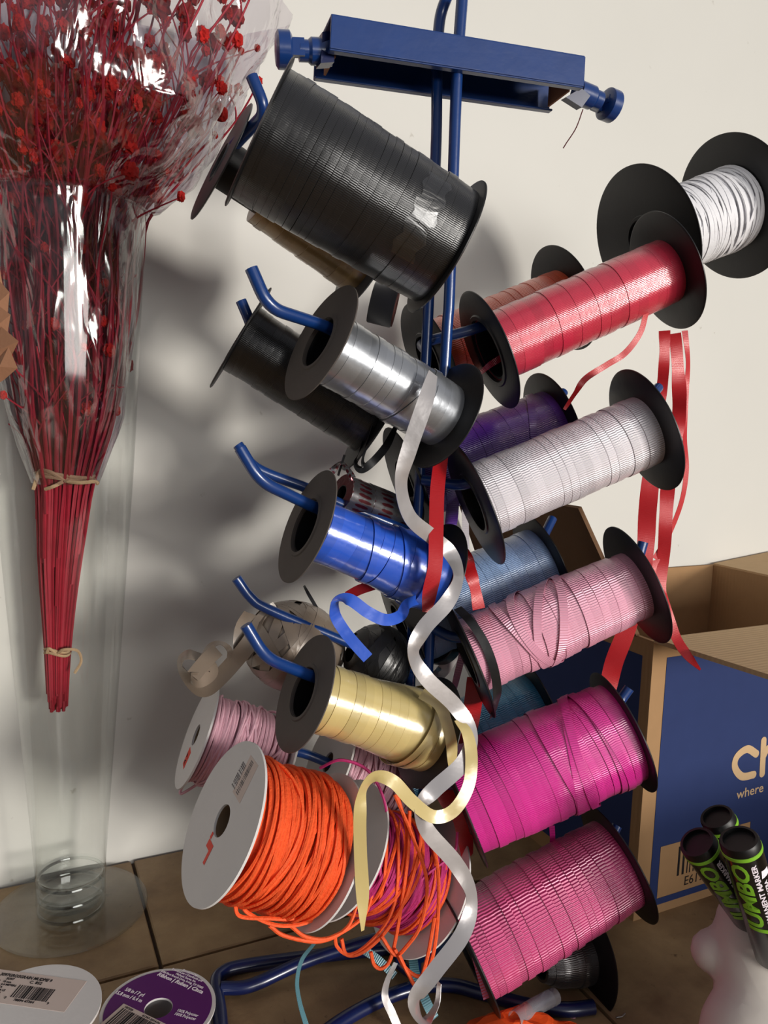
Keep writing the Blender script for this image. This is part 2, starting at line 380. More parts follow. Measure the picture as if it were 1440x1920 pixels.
# ---------------------------------------------------------------- the setting
wy = .767
mb = MB(); mb.box((.55, wy+.05, .7), (3.4, .1, 2.6)); w = mb.build('wall_back', WALL, flat=True); tag(w, kind='structure')
fl = empty('floor', (0, 0, 0)); tag(fl, kind='structure')
mb = MB(); mb.box((.55, .09, -.03), (3.4, 1.36, .05)); mb.build('grout_bed', 'grout', fl, flat=True)
mb = MB(); g = .0016
xs = [.405+.303*k for k in range(-5, 6)]; ys = [.599-.303*k for k in range(-1, 5)]
for i in range(len(xs)-1):
    for j in range(len(ys)-1):
        y1 = min(ys[j], wy-.002)-g; y0 = ys[j+1]+g
        x0, x1 = xs[i]+g, xs[i+1]-g
        e = .0012; V = []
        for z, k in ((-.012, 0), (-e, 0), (0, e)):
            V += [(x0+k, y0+k, z), (x1-k, y0+k, z), (x1-k, y1-k, z), (x0+k, y1-k, z)]
        mb.add(V, [(8, 9, 10, 11)]+[(a*4+q, a*4+(q+1) % 4, (a+1)*4+(q+1) % 4, (a+1)*4+q) for a in (0, 1) for q in range(4)])
mb.build('tiles', TILE, fl, flat=True)

# ---------------------------------------------------------------- spools
def spool(name, label, n, f, R, mats, prof, group=None, hole=.40, bands=20, fth=.0018, slant=.0, cat='ribbon spool',
          near=True, far=True, loops=(), cone=None, wob=.0004, w0=0.0, w1=1.0, hub_r=None):
    P0 = at(*n); P1 = at(*f); L = float(np.linalg.norm(P1-P0)); M = frame(P0, P1-P0)
    o = empty(name, M); tag(o, label, cat, group or 'ribbon spools hanging on the blue stand')
    fm, rm = mats
    def flange(z, sgn):
        b = MB(); h = R*hole; t = fth
        b.lathe([(h, 0), (h, t*sgn), (R*.97, t*sgn), (R, t*.7*sgn), (R, t*.3*sgn), (R*.97, 0)][::1 if sgn > 0 else -1], Matrix.Translation((0, 0, z)), 96, True)
        # moulded ring round the hole
        b.lathe([(h*1.02, t*sgn), (h*1.02, t*1.5*sgn), (h*1.14, t*1.5*sgn), (h*1.18, t*sgn)][::1 if sgn > 0 else -1], Matrix.Translation((0, 0, z)), 64, True)
        return b.build('flange', fm if sgn < 0 or fm != 'grey_board' else 'black_plastic', o, True)
    if near: flange(0, -1)
    if far: flange(L, 1)
    b = MB(); h = R*hole
    hr = hub_r or min(h*1.12, min(p[1] for p in prof)*.93)
    hi = min(h, hr*.92)
    b.lathe([(hi, 0), (hi, L), (hr, L), (hr, 0)], Matrix.Identity(4), 48, True); b.build('core', 'core_black', o, True)
    # ribbon winding: separate wraps, each a little proud or slanted
    b = MB(); r = random.Random(hash(label) % 999 if False else len(label)*7+bands)
    pr = lambda t: float(np.interp(t, [p[0] for p in prof], [p[1] for p in prof]))
    n_th = 96; th = np.arange(n_th+1)*2*PI/n_th
    a0, a1 = w0*L, w1*L; bw = (a1-a0)/bands
    for k in range(bands):
        ov = bw*.04; z0 = a0+k*bw-(ov if k else 0); z1 = a0+(k+1)*bw
        sl = slant*(1+.5*math.sin(k*.35+1))+r.uniform(-.08, .08)*slant; ph = 1.2+.25*math.sin(k*.3)+(len(label) % 7)*.9+r.uniform(-.12, .12)
        dr = r.uniform(-wob, wob); V = []; uv = []
        zz = [z0, z0+.00014, (z0+z1)/2, z1-.00014, z1]; dd = [-.0006, 0, .00004, 0, -.0006]
        for z, d in zip(zz, dd):
            rad = pr((z)/L)+dr+d
            zs = z+sl*np.cos(th+ph)*min(1, 4*min((z-a0), (a1-z))/(a1-a0)+.0)
            V.append(np.c_[rad*np.cos(th), rad*np.sin(th), zs])
        V = np.concatenate(V); fs = []; N1 = n_th+1
        for i in range(4):
            for j in range(n_th):
                fs.append((i*N1+j, i*N1+j+1, (i+1)*N1+j+1, (i+1)*N1+j))
                R_ = pr(.5); u0, u1 = th[j]*R_, th[j+1]*R_; v0, v1 = k+i*.24, k+(i+1)*.24
                uv.append(((u0, v0), (u1, v0), (u1, v1), (u0, v1)))
        b.add(V, fs, uv)
    # side faces of the pack
    for z, sg in ((a0, 1), (a1, -1)):
        rr = pr(z/L)-.0006; b.lathe([(hr*.98, z), (rr, z)][::sg], Matrix.Identity(4), 64)
    # diagonal wraps lying over the pack
    for (zc, amp, ph, up, wd) in loops:
        t2 = np.linspace(0, 2*PI, 121); zs = zc*L+amp*L*np.cos(t2+ph); rad = np.array([pr(z/L) for z in zs])+up
        P = np.c_[rad*np.cos(t2), rad*np.sin(t2), zs]
        T = np.gradient(P, axis=0); T /= np.linalg.norm(T, axis=1)[:, None]
        Nn = np.c_[np.cos(t2), np.sin(t2), 0*t2]; Wv = np.cross(Nn, T)
        mb_add_band(b, P, Wv, Nn, np.full((len(P), 1), wd/2), .0003)
    b.build('ribbon_winding', rm, o, True)
    o['_L'] = L
    return o
def tail(o, m, pts, width, sub=12, name='ribbon_tail', label=None):
    b = MB(); strip(b, pts, width, sub); q = b.build(name, m, o)
    if label: q['label'] = label
    return q
def fin(o):
    if '_L' in o: del o['_L']

LR = .0405; RR = .0477
AX = {}
def mk(key, *a, **k):
    o = spool(*a, **k); AX[key] = (at(*a[2]), at(*a[3]), k.get('R', a[4]), k.get('hole', .40)); fin(o); return o

# left column, front arms (tips towards the viewer)
L1 = mk('L1', 'ribbon_spool', 'huge full spool of glossy black ribbon with clear tape, topmost on the stand', (488, 252, .448), (832, 463, .488), .045,
        ('black_plastic', 'r_black'), [(0, .0385), (.3, .0395), (.8, .0385), (1, .038)], bands=26, slant=.0015, hole=.34, wob=.0003, loops=[(.83, .05, .4, .0006, .006), (.1, .03, 1, .0005, .005)])
L1b = mk('L1b', 'ribbon_spool', 'nearly empty spool with golden brown ribbon and grey disc, behind the huge black spool', (416, 306, .545), (684, 484, .60), .0445,
         ('grey_plastic', 'r_gold_brown'), [(0, .0235), (.3, .0250), (1, .0300)], bands=17, hole=.3, w0=.27, slant=.001, hub_r=.017)
L2 = mk('L2', 'ribbon_spool', 'spool of shiny silver ribbon with a long loose curling end, left of the poles', (602, 644, .491), (829, 778, .542), LR,
        ('grey_board', 'r_silver'), [(0, .0225), (.5, .0235), (.8, .024), (1, .0235)], bands=17, slant=.0006, hole=.42, loops=[(.72, .10, .3, .0006, .0052)])
L2b = mk('L2b', 'ribbon_spool', 'long spool of black ribbon behind the silver spool, its disc seen edge-on', (453, 635, .562), (696, 792, .59), .0425,
         ('black_plastic', 'r_black'), [(0, .026), (1, .0255)], bands=20, slant=.001)
L3 = mk('L3', 'ribbon_spool', 'spool of royal blue ribbon with a curled loose end, left of the poles', (577, 987, .521), (811, 1079, .564), LR,
        ('grey_board', 'r_blue'), [(0, .021), (.25, .021), (.6, .023), (.85, .027), (1, .0265)], bands=13, slant=.0022, hole=.47, wob=.0005, loops=[(.45, .05, 2.6, .0008, .005), (.68, .07, 2.9, .0012, .005), (.82, .05, 3.4, .0014, .005)])
L4 = mk('L4', 'ribbon_spool', 'spool of pale gold ribbon with a long curling end, below the royal blue spool', (573, 1299, .522), (800, 1371, .564), LR,
        ('grey_board', 'r_olive'), [(0, .0235), (.5, .0245), (.8, .0275), (1, .0285)], bands=15, slant=.0008, hole=.42, loops=[(.86, .05, .2, .001, .005), (.9, .045, .4, .0018, .005), (.84, .07, .1, .0026, .005)])
# right column, front arms
R1 = mk('R1', 'ribbon_spool', 'spool of glossy crimson red ribbon, uppermost front spool on the right of the poles', (918, 657, .579), (1247, 510, .597), RR*.98,
        ('black_plastic', 'r_red'), [(0, .0262), (1, .0252)], bands=19, slant=.0008, hole=.52)
R2 = mk('R2', 'ribbon_spool', 'spool of crimped pearl white ribbon on the right, between crimson and light pink spools', (892, 943, .554), (1207, 808, .568), RR,
        ('black_plastic', 'r_pearl'), [(0, .0275), (1, .0265)], bands=22, slant=.0008, hole=.42)
R3 = mk('R3', 'ribbon_spool', 'spool of crimped light pink ribbon with slanting wraps, under the pearl white spool', (879, 1231, .575), (1190, 1097, .585), RR,
        ('black_plastic', 'r_pink'), [(0, .0275), (.45, .029), (1, .0262)], bands=21, slant=.0016, wob=.0007, hole=.42,
        loops=[(.47, .14, 1.2, .0012, .006), (.40, .12, 2.2, .0016, .006), (.5, .10, .2, .0020, .006), (.3, .08, 3, .001, .006)])
R4 = mk('R4', 'ribbon_spool', 'full spool of bright magenta ribbon, the fattest on the right side', (865, 1505, .578), (1164, 1372, .590), RR,
        ('black_plastic', 'r_magenta'), [(0, .0385), (.5, .040), (1, .0385)], bands=22, slant=.0022, wob=.0007, hole=.42,
        loops=[(.68, .10, 1.0, .0012, .006), (.74, .10, 1.5, .0018, .006), (.6, .06, 2.5, .001, .006), (.86, .04, 3.5, .0012, .006)])
R5 = mk('R5', 'ribbon_spool', 'spool of strongly crimped rose pink ribbon, lowest front spool on the right', (878, 1780, .573), (1156, 1618, .600), RR,
        ('black_plastic', 'r_hotpink'), [(0, .0365), (.5, .0365), (1, .034)], bands=22, slant=.0012, wob=.0006, hole=.42)
# right column, back arms
R1b = mk('R1b', 'ribbon_spool', 'spool of orange crimped ribbon almost hidden behind the crimson spool', (806, 670, .650), (1054, 561, .682), RR,
         ('black_plastic', 'r_orange'), [(0, .029), (1, .026)], bands=20, slant=.001)
R1w = mk('R1w', 'raffia_spool', 'big black spool of white raffia at the upper right, furthest from the poles', (1212, 452, .672), (1372, 391, .70), .064,
         ('black_plastic', 'raffia'), [(0, .031), (.2, .034), (.8, .034), (1, .036)], bands=6, slant=.002, hole=.3)
R2b = mk('R2b', 'ribbon_spool', 'spool of dark purple ribbon behind the pearl white spool', (765, 905, .625), (1034, 802, .652), RR,
         ('black_plastic', 'r_purple'), [(0, .033), (1, .032)], bands=20, slant=.0012, loops=[(.85, .12, 1.0, .001, .006)])
R3b = mk('R3b', 'ribbon_spool', 'spool of pale sky blue ribbon between the pearl white and light pink spools', (757, 1174, .625), (1014, 1062, .65), RR,
         ('black_plastic', 'r_lightblue'), [(0, .034), (1, .0335)], bands=20, slant=.001)
R4b = mk('R4b', 'ribbon_spool', 'spool of teal blue ribbon between the light pink and magenta spools', (748, 1440, .625), (1003, 1328, .65), RR,
         ('black_plastic', 'r_teal'), [(0, .032), (1, .031)], bands=20, slant=.001)
R5b = mk('R5b', 'ribbon_spool', 'dark spool with a little pewter ribbon behind and below the rose pink spool', (1012, 1812, .612), (1092, 1792, .628), .0425,
         ('black_plastic', 'r_pewter'), [(0, .012), (.35, .018), (.7, .021), (1, .022)], bands=7, near=False, hole=.2)

# loose tails that belong to the spools
tail(L2, 'r_silver_tail', [(812, 700, .497, 40, .8), (797, 755, .49, 8), (768, 840, .492, 10), (752, 905, .497, 40), (768, 968, .505, 30), (812, 1008, .52, 0), (846, 1040, .525, 20),
     (859, 1085, .515, 50), (838, 1130, .505, 10), (795, 1178, .50, 0), (775, 1225, .50, 45), (800, 1272, .505, 10), (852, 1322, .515, 0), (884, 1375, .515, 40),
     (868, 1430, .505, 15), (815, 1480, .495, 0), (785, 1515, .49, 60), (803, 1560, .495, 10), (855, 1620, .505, 0), (884, 1680, .51, 45), (868, 1750, .50, 5), (815, 1822, .492, 0), (778, 1875, .49, 35), (795, 1912, .50, 60),
     (818, 1885, .51, 70), (824, 1842, .515, 75)], 0.0104, sub=10, label='pale silver ribbon end hanging in long spirals')
tail(L3, 'r_blue', [(795, 1120, .545, 30), (765, 1132, .53, 30), (750, 1155, .51, 10), (722, 1162, .50, 10), (690, 1148, .495, 0), (655, 1124, .49, 10), (630, 1128, .495, 60), (628, 1152, .505, 20), (645, 1182, .51, 0), (668, 1210, .51, 0), (690, 1234, .51, 0)],
     .0078, label='curled blue ribbon end')
tail(L4, 'r_olive', [(790, 1300, .535, 10), (825, 1325, .53, 0), (845, 1385, .525, 0), (848, 1436, .527, 50)], .0078)
tail(L4, 'r_olive', [(858, 1350, .515, 60), (876, 1375, .51, 30), (884, 1420, .505, 10), (878, 1475, .50, 20), (850, 1520, .495, 10), (812, 1531, .49, 10), (772, 1502, .485, 5), (738, 1466, .48, 0), (704, 1456, .478, 40),
     (680, 1482, .48, 55), (675, 1530, .482, 5), (676, 1600, .484, 0), (680, 1680, .486, 10), (680, 1745, .488, 40, .3)], .0082, label='long gold ribbon end curling over the orange cord')
tail(L2b, 'r_jet', [(690, 815, .575, 10), (676, 850, .57, 60), (668, 868, .565, 60), (678, 880, .56, 10), (700, 865, .56, 0), (725, 835, .57, 20), (742, 800, .575, 60)], .006)
tail(L2b, 'r_jet', [(700, 800, .565, 60), (688, 835, .56, 70), (680, 862, .56, 70), (684, 876, .56, 30)], .005)
tail(R1, 'r_satin_red', [(1212, 585, .585, 40), (1200, 625, .585, 30), (1172, 662, .585, 10), (1138, 684, .585, 20), (1098, 710, .585, 0), (1078, 738, .587, 50), (1058, 768, .59, 20, .5)], .0048, label='thin curling red ribbon end')
tail(R1, 'r_red', [(900, 700, .578, 60), (925, 680, .578, 20), (955, 668, .58, 0), (972, 700, .585, 10)], .005)
tail(R3, 'r_jet', [(858, 1140, .565, 30), (882, 1165, .553, 20), (908, 1205, .548, 10), (925, 1250, .546, 0), (932, 1290, .549, 10), (930, 1320, .555, 60), (922, 1345, .56, 70)], .0065, label='black crimped ribbon band across the pink winding')
tail(R2b, 'r_purple', [(850, 920, .61, 0), (848, 960, .612, 0), (845, 985, .615, 20)], .010)
tail(R2, 'r_pearl', [(872, 955, .62, 20), (873, 1000, .62, 0), (874, 1040, .62, 10)], .0055)
tail(R3, 'r_pink', [(873, 1190, .62, 10), (866, 1230, .615, 0), (855, 1275, .615, 20), (850, 1300, .62, 50)], .0055)
tail(R4b, 'r_teal', [(855, 1290, .60, 10), (830, 1310, .60, 40), (812, 1380, .60, 10), (808, 1430, .605, 20), (800, 1480, .61, 10)], .005)
tail(R5, 'r_hotpink', [(884, 1690, .56, 20), (880, 1740, .553, 10), (897, 1810, .548, 0), (914, 1872, .55, 10)], .006)
tail(R4, 'r_magenta', [(1035, 1548, .60, 0), (1036, 1575, .605, 0), (1034, 1600, .61, 10)], .0042)

# clear tape on the huge black roll
b = MB()
Pn, Pf = AX['L1'][0], AX['L1'][1]; Mx = np.array(frame(Pn, Pf-Pn)); Ltot = np.linalg.norm(Pf-Pn)
def cyl_patch(b, Mx, L, z0, z1, r, t0, t1, n=16):
    V = []; fs = []
    for i in range(n+1):
        t = t0+(t1-t0)*i/n
        for z in (z0, (z0+z1)/2, z1): V.append((r*math.cos(t), r*math.sin(t), z*L+.0015*math.sin(i*1.7), 1))
    for i in range(n):
        for j in range(2): fs.append((i*3+j, i*3+j+1, i*3+j+4, i*3+j+3))
    b.add((np.array(V) @ Mx.T)[:, :3], fs)
toc = nrm(CAM-(Pn+Pf)/2); lx = (Mx[:3, :3].T @ toc); tcam = math.atan2(lx[1], lx[0])
cyl_patch(b, Mx, Ltot, .72, .84, .0402, tcam-.9, tcam+.45)
thin_clear('tape', (236, 236, 236), .25, (160, 160, 160), bump=.2, bscale=80, base=.05)
b.build('clear_tape', 'tape', L1)

# ---------------------------------------------------------------- cord spools with white card discs
def cord_tube(b, M, L, pr, r, count, seed, tilt=.08, sag=0, n=5, seg=44, z0=.02, z1=.98, layer=.6, down=None):
    q = random.Random(seed); th = np.linspace(0, 2*PI, seg, endpoint=False); Ma = np.array(M)
    dl = Ma[:3, :3].T @ np.array([0, 0, -1.0]); dl[2] = 0
    for k in range(count):
        t = z0+(z1-z0)*(k+.5)/count if layer == 0 else q.uniform(z0, z1)
        ti = q.gauss(0, tilt)*L; ph = q.uniform(0, 6.28); up = q.uniform(0, layer)*r*2
        z = np.clip(t*L+ti*np.cos(th+ph)+.15*ti*np.cos(3*th+ph*2), .004, L-.004)
        rad = pr(t)+up+r*.5*np.cos(2*th+q.uniform(0, 6))*q.random()
        x, y = rad*np.cos(th), rad*np.sin(th)
        if sag:
            s = sag*q.random()**2; w = np.clip(x*dl[0]+y*dl[1], 0, None)/rad
            x = x+dl[0]*s*w**1.5; y = y+dl[1]*s*w**1.5
        P = (np.c_[x, y, z, np.ones(seg)] @ Ma.T)[:, :3]
        b.tube(P, r, n, closed=True)
def disc(b, M, z, R, hole, t=.0016):
    b.lathe([(R*hole, z), (R*hole, z-t), (R, z-t), (R, z)], M, 80, True)
def cord_spool(label, n, f, R, prof, cords, hole=.18, cat='cord spool', name='cord_spool', R2=None):
    P0 = at(*n); P1 = at(*f); L = float(np.linalg.norm(P1-P0)); M = frame(P0, P1-P0); o = empty(name, M); tag(o, label, cat, 'card spools of cord on the blue stand')
    pr = lambda t: float(np.interp(t, [p[0] for p in prof], [p[1] for p in prof])); I = np.eye(4)
    for z, RRR in ((0, R), (L, R2 or R)):
        b = MB(); disc(b, I, z if z == 0 else z+.0016, RRR, hole); b.build('disc', 'white_card', o, True)
    b = MB(); b.lathe([(R*hole*1.0, 0), (R*hole*1.0, L), (R*hole*1.15, L), (R*hole*1.15, 0)], I, 40, True); b.build('core', 'card_core', o, True)
    b = MB(); b.lathe([(R*hole*1.15, .0005)]+[(pr(t)-.0025, max(.0005, min(t*L, L-.0005))) for t in np.linspace(0, 1, 12)]+[(R*hole*1.15, L-.0005)], I, 64)
    b.build('inner_winding', cords[0][0], o, True)
    for (m, count, r, tilt, sag, layer, seed, nm) in cords:
        b = MB(); cord_tube(b, I, L, pr, r, count, seed, tilt, sag, layer=layer); b.build(nm, m, o, True)
    return o, M, L
O5, M5, LL5 = cord_spool('white card spool wound full of orange cord, lowest at the left of the stand', (420, 1540, .497), (598, 1592, .530), .0515,
    [(0, .037), (.15, .041), (.85, .043), (1, .039)], [('orange_cord', 60, .0013, .03, .004, .4, 3, 'cord_winding'), ('orange_cord', 46, .0013, .11, .010, 1.6, 4, 'loose_cord')], hole=.20)
O5c, M5c, LL5c = cord_spool('white card spool of mixed orange and fuchsia cord, right of the full orange one', (640, 1590, .556), (784, 1655, .592), .0495,
    [(0, .030), (.5, .037), (1, .034)], [('fuchsia_cord', 62, .0011, .06, .006, 1.0, 5, 'cord_winding'), ('orange_cord', 20, .0013, .14, .018, 1.4, 6, 'loose_cord')], hole=.18, R2=.0525)
O5b, M5b, LL5b = cord_spool('white card spool of pale pink cord behind the orange cord spool', (371, 1379, .605), (520, 1425, .626), .0415,
    [(0, .031), (.5, .033), (1, .031)], [('pink_cord', 55, .0011, .02, .0, .3, 7, 'cord_winding'), ('pink_cord', 26, .0011, .12, .012, 1.5, 8, 'loose_cord')], hole=.2)
O5d, M5d, LL5d = cord_spool('second pale pink cord spool, half hidden below the pale gold ribbon spool', (618, 1430, .615), (760, 1485, .64), .040,
    [(0, .029), (.5, .031), (1, .029)], [('pink_cord', 50, .0011, .03, .0, .4, 9, 'cord_winding'), ('pink_cord', 22, .0011, .12, .006, 1.2, 10, 'loose_cord')], hole=.2)
# sagging loops drawn through pixels
def loop_px(b, pts, r, sub=9, n=6):
    P = catmull(pts, sub); b.tube(np.array([at(*p) for p in P]), r, n)
b = MB()
loop_px(b, [(452, 1690, .485), (465, 1712, .485), (520, 1735, .49), (580, 1728, .50), (630, 1690, .505), (655, 1640, .51)], .0013)
loop_px(b, [(505, 1735, .49), (535, 1755, .495), (600, 1765, .505), (650, 1740, .52), (672, 1690, .53)], .0013)
loop_px(b, [(545, 1736, .495), (575, 1757, .50), (620, 1758, .51), (680, 1720, .53), (700, 1670, .535)], .0013)
loop_px(b, [(440, 1695, .483), (450, 1718, .483), (500, 1722, .487), (560, 1720, .495), (610, 1690, .50)], .0013)
b.build('hanging_loop', 'orange_cord', O5)
b = MB()
loop_px(b, [(628, 1752, .53), (632, 1775, .53), (655, 1790, .53), (690, 1770, .532), (730, 1720, .535), (752, 1640, .54), (762, 1560, .545), (745, 1490, .55)], .0013)
loop_px(b, [(640, 1760, .53), (650, 1790, .53), (680, 1785, .53), (720, 1750, .532), (758, 1690, .535), (785, 1600, .54), (790, 1540, .545)], .0013)
loop_px(b, [(695, 1785, .53), (702, 1810, .53), (718, 1815, .53), (735, 1790, .532), (752, 1700, .535), (765, 1600, .54), (768, 1520, .545)], .0013)
loop_px(b, [(715, 1755, .53), (740, 1790, .53), (762, 1775, .53), (790, 1730, .532), (800, 1650, .535), (770, 1560, .54), (740, 1490, .545)], .0013)
loop_px(b, [(740, 1780, .53), (760, 1815, .53), (790, 1830, .53), (812, 1790, .532), (822, 1700, .538), (818, 1610, .545), (790, 1530, .55)], .0013)
loop_px(b, [(748, 1790, .528), (765, 1825, .528), (782, 1848, .528), (800, 1800, .53), (815, 1720, .535)], .0013)
b.build('hanging_loop', 'orange_cord', O5c)
b = MB()
loop_px(b, [(600, 1440, .54), (640, 1425, .535), (690, 1445, .535), (720, 1500, .54), (724, 1560, .54), (700, 1620, .54)], .0011)
loop_px(b, [(720, 1650, .535), (750, 1690, .54), (800, 1640, .55), (850, 1600, .56), (858, 1560, .565)], .0011)
b.build('stray_cord', 'fuchsia_cord', O5c)
b = MB()
loop_px(b, [(400, 1450, .60), (352, 1482, .60), (338, 1487, .60), (345, 1470, .60), (372, 1430, .60)], .0011)
for k in range(5):
    loop_px(b, [(382+6*k, 1452, .60), (384+5*k, 1490, .60-.003*k), (396+3*k, 1515-3*k, .60), (425, 1485-6*k, .60), (450, 1430, .60)], .001)
b.build('hanging_loop', 'pink_cord', O5b)
# labels on the discs (disc face is local z < 0; local x is up)
def disc_decals(o, z, R):
    I = np.array(Matrix.Rotation(PI, 4, 'X')); I[2][3] = z      # mirror so that it reads from outside
    return I
D5 = disc_decals(O5, -.0017, .05)
b = MB(); b.box((.031, -.004, 0), (.026, .017, .0001), D5); b.build('label', 'label_paper', O5, True, True)['label'] = 'pale barcode sticker'
b = MB(); barcode(b, np.array(D5) @ np.array(Matrix.Translation((0, 0, .0001))), .020, -.005, .022, .005)
for k in range(3): text_on(b, '0 43785 21650', .0028, np.array(D5) @ np.array(Matrix.Translation((0, 0, .0001))), .020, .003+.0028*k)
b.build('barcode', 'ink_grey', O5, True, True)
b = MB(); M_ = np.array(D5) @ np.array(Matrix.Translation((0, 0, .0001)))
b.box((-.021, -.004, 0), (.013, .0034, .0001), M_); b.box((-.017, .001, 0), (.005, .0066, .0001), M_); b.box((-.012, .0035, 0), (.004, .0026, .0001), M_)
b.build('red_mark', 'ink_red', O5, True, True)
D5b = disc_decals(O5b, -.0017, .04); M_ = np.array(D5b)
b = MB(); b.box((-.018, -.004, 0), (.014, .011, .0002), M_); b.build('red_mark', 'ink_red', O5b, True, True)
b = MB(); M_ = M_ @ np.array(Matrix.Translation((0, 0, .0002))); text_on(b, 'A7', .008, M_, -.024, -.006); b.build('lettering', 'ink', O5b, True, True)

# raffia strands round the white spool
Pn, Pf, _, _ = AX['R1w']; L = float(np.linalg.norm(Pf-Pn)); b = MB()
q = random.Random(2)
for k in range(70):
    th = np.linspace(0, 2*PI, 48, endpoint=False); t = q.uniform(.05, .95); ph = q.uniform(0, 6.28); ti = q.gauss(0, .09)*L
    z = np.clip(t*L+ti*np.cos(th+ph), .003, L-.003); rad = .0335+.002*t+q.uniform(0, .0022)
    x, y = rad*np.cos(th), rad*np.sin(th); P = np.c_[x, y, z]
    T = np.roll(P, -1, 0)-np.roll(P, 1, 0); T /= np.linalg.norm(T, axis=1)[:, None]; Nn = np.c_[np.cos(th), np.sin(th), 0*th]
    P2 = np.r_[P, P[:1]]; T2 = np.r_[T, T[:1]]; N2 = np.r_[Nn, Nn[:1]]; Wv = np.cross(N2, T2)
    mb_add_band(b, P2, Wv, N2, np.full((len(P2), 1), .0016), .0006)
b.build('raffia_strands', 'raffia', R1w, True)
tail(R1w, 'raffia', [(1300, 480, .68, 0), (1310, 500, .68, 20), (1316, 530, .68, 0), (1317, 560, .68, 40, .6)], .004)

# ---------------------------------------------------------------- the blue stand
QD = dist_of(at(838, 700, .562)); QB = QD+.014
pole_foot = vert(776, 1800, QD)
stand = empty('ribbon_stand', (float(pole_foot[0]), float(pole_foot[1]), 0)); tag(stand, 'blue painted metal ribbon stand with twin poles and bent arms on the tiled counter', 'stand')
b = MB()
pf = [vert(x, y, QD) for x, y in [(867, -10), (855.5, 167), (843, 542), (836, 657), (806, 1185), (797, 1400)]]
g0 = np.array([pf[-1][0], pf[-1][1], .010]); b.tube(catmull(pf+[g0], 6), .0041, 14); b.build('pole', 'blue_paint', stand)
b = MB()
pb = [vert(852, -40, QD+.003), vert(838, -6, QB-.004), vert(826, 30, QB), vert(821, 80, QB), vert(819, 167, QB), vert(817, 292, QB), vert(803, 583, QB), vert(773, 1185, QB), vert(766, 1400, QB)]
g1 = np.array([pb[-1][0], pb[-1][1], .010]); b.tube(catmull(pb+[g1], 6), .0041, 14); b.build('pole', 'blue_paint', stand)
# top channel
TL, TR, BL, BR = at(621, 28, .500), at(1097, 107, .556), at(618, 91, .502), at(1094, 163, .558)
ax = nrm(TR-TL); inward = nrm(np.cross(UP, ax));
if np.dot(inward, B[:, 2]) < 0: inward = -inward
b = MB(); wd = .050; t = .0022
def slab(p, q, r_, s_, t=.002): b.quad(p, q, r_, s_, t)
slab(TL, TR, BR, BL)                                                      # front face
sl = inward*wd
TLb, TRb = TL+sl, TR+sl
slab(TL, TR, TRb, TLb)                                                    # web
BLb, BRb = at(594, 154, .560), at(1022, 214, .600)
BLb = BL+sl+ax*.0; BRb = BR+sl
slab(TLb, TRb, BRb, BLb)                                                  # back face
lip = inward*.006
slab(BLb, BRb, BRb-lip, BLb-lip, .0016)
slab(BL, BR, BR+lip, BL+lip, .0016)
tb = b.build('top_bar', 'blue_paint', stand, flat=True)
bv = tb.modifiers.new('b', 'BEVEL'); bv.width = .0006; bv.segments = 2; bv.limit_method = 'ANGLE'
for e, s in ((BL, 1), (BR, -1)):     # brown end gusset inside each end of the bar
    b = MB(); c0 = e+inward*.010+ax*.006*s; b.quad(c0, c0+inward*.030, c0+inward*.030+UP*.016, c0+UP*.016, .0015); gp = b.build('gusset', 'kraft_paper', stand, flat=True); gp['label'] = 'rusty brown plate inside bar end'
# thread cutters at both ends of the bar
def knob(p0, d, s=1.0, left=True):
    M = frame(p0, d); b = MB(); I = np.array(M)
    b.lathe([(.0, 0), (.0085, 0), (.0085, .014), (.0068, .016), (.0068, .022), (0, .022)], M, 24)
    kb = b.build('knob', 'blue_paint', stand)
    b = MB(); b.lathe([(0, .027), (.0095, .027), (.0118, .0285), (.0118, .036), (.0095, .0375), (0, .0375)], M, 32)
    b.box((0, -.004, .026), (.011, .005, .014), I)
    b.box((.002, .004, .029), (.006, .003, .005), I)
    b.build('cap', 'blue_paint', kb) if False else None
    o = MB(); o.v = b.v; o.f = b.f; o.uv = b.uv; o.n = b.n
    c = o.build('cap', 'blue_paint'); 
    Mi = (stand.matrix_basis).inverted(); c.data.transform(Mi); c.parent = kb
    return kb
knob(at(622, 98, .518), at(540, 94, .512)-at(622, 98, .518)); k1 = knob(at(1082, 172, .582), at(1125, 190, .592)-at(1082, 172, .582))
b = MB(); b.quad(at(600, 66, .512), at(622, 64, .515), at(622, 122, .517), at(597, 124, .514), .010); b.build('bracket', 'blue_paint_shaded', stand, flat=True)
b = MB(); b.quad(at(1056, 185, .578), at(1085, 168, .578), at(1102, 182, .580), at(1086, 204, .582), .010); b.build('bracket', 'blue_paint_shaded', stand, flat=True)
# feet
def gp_(x, y, h=.0052): return ground(x, y, h)
b = MB(); b.tube(catmull([gp_(760, 1776), gp_(680, 1783), gp_(560, 1797), gp_(455, 1812), gp_(418, 1824), gp_(405, 1846), gp_(412, 1900), gp_(420, 1990)], 10), .0054, 14); b.build('foot_tube', 'blue_paint_shaded', stand)
b = MB(); b.tube(catmull([gp_(790, 1740, .03), gp_(735, 1752, .026), gp_(640, 1780, .018), gp_(560, 1808, .012), gp_(470, 1848, .0075), gp_(415, 1853, .0065)], 10), .0050, 14); b.build('foot_tube', 'blue_paint_shaded', stand)
b = MB(); b.tube(catmull([gp_(560, 1975), gp_(640, 1915), gp_(720, 1872), gp_(790, 1850), gp_(850, 1848), gp_(905, 1862), gp_(990, 1885), gp_(1060, 1893), gp_(1113, 1888)], 10), .0054, 14); b.build('foot_tube', 'blue_paint_shaded', stand)
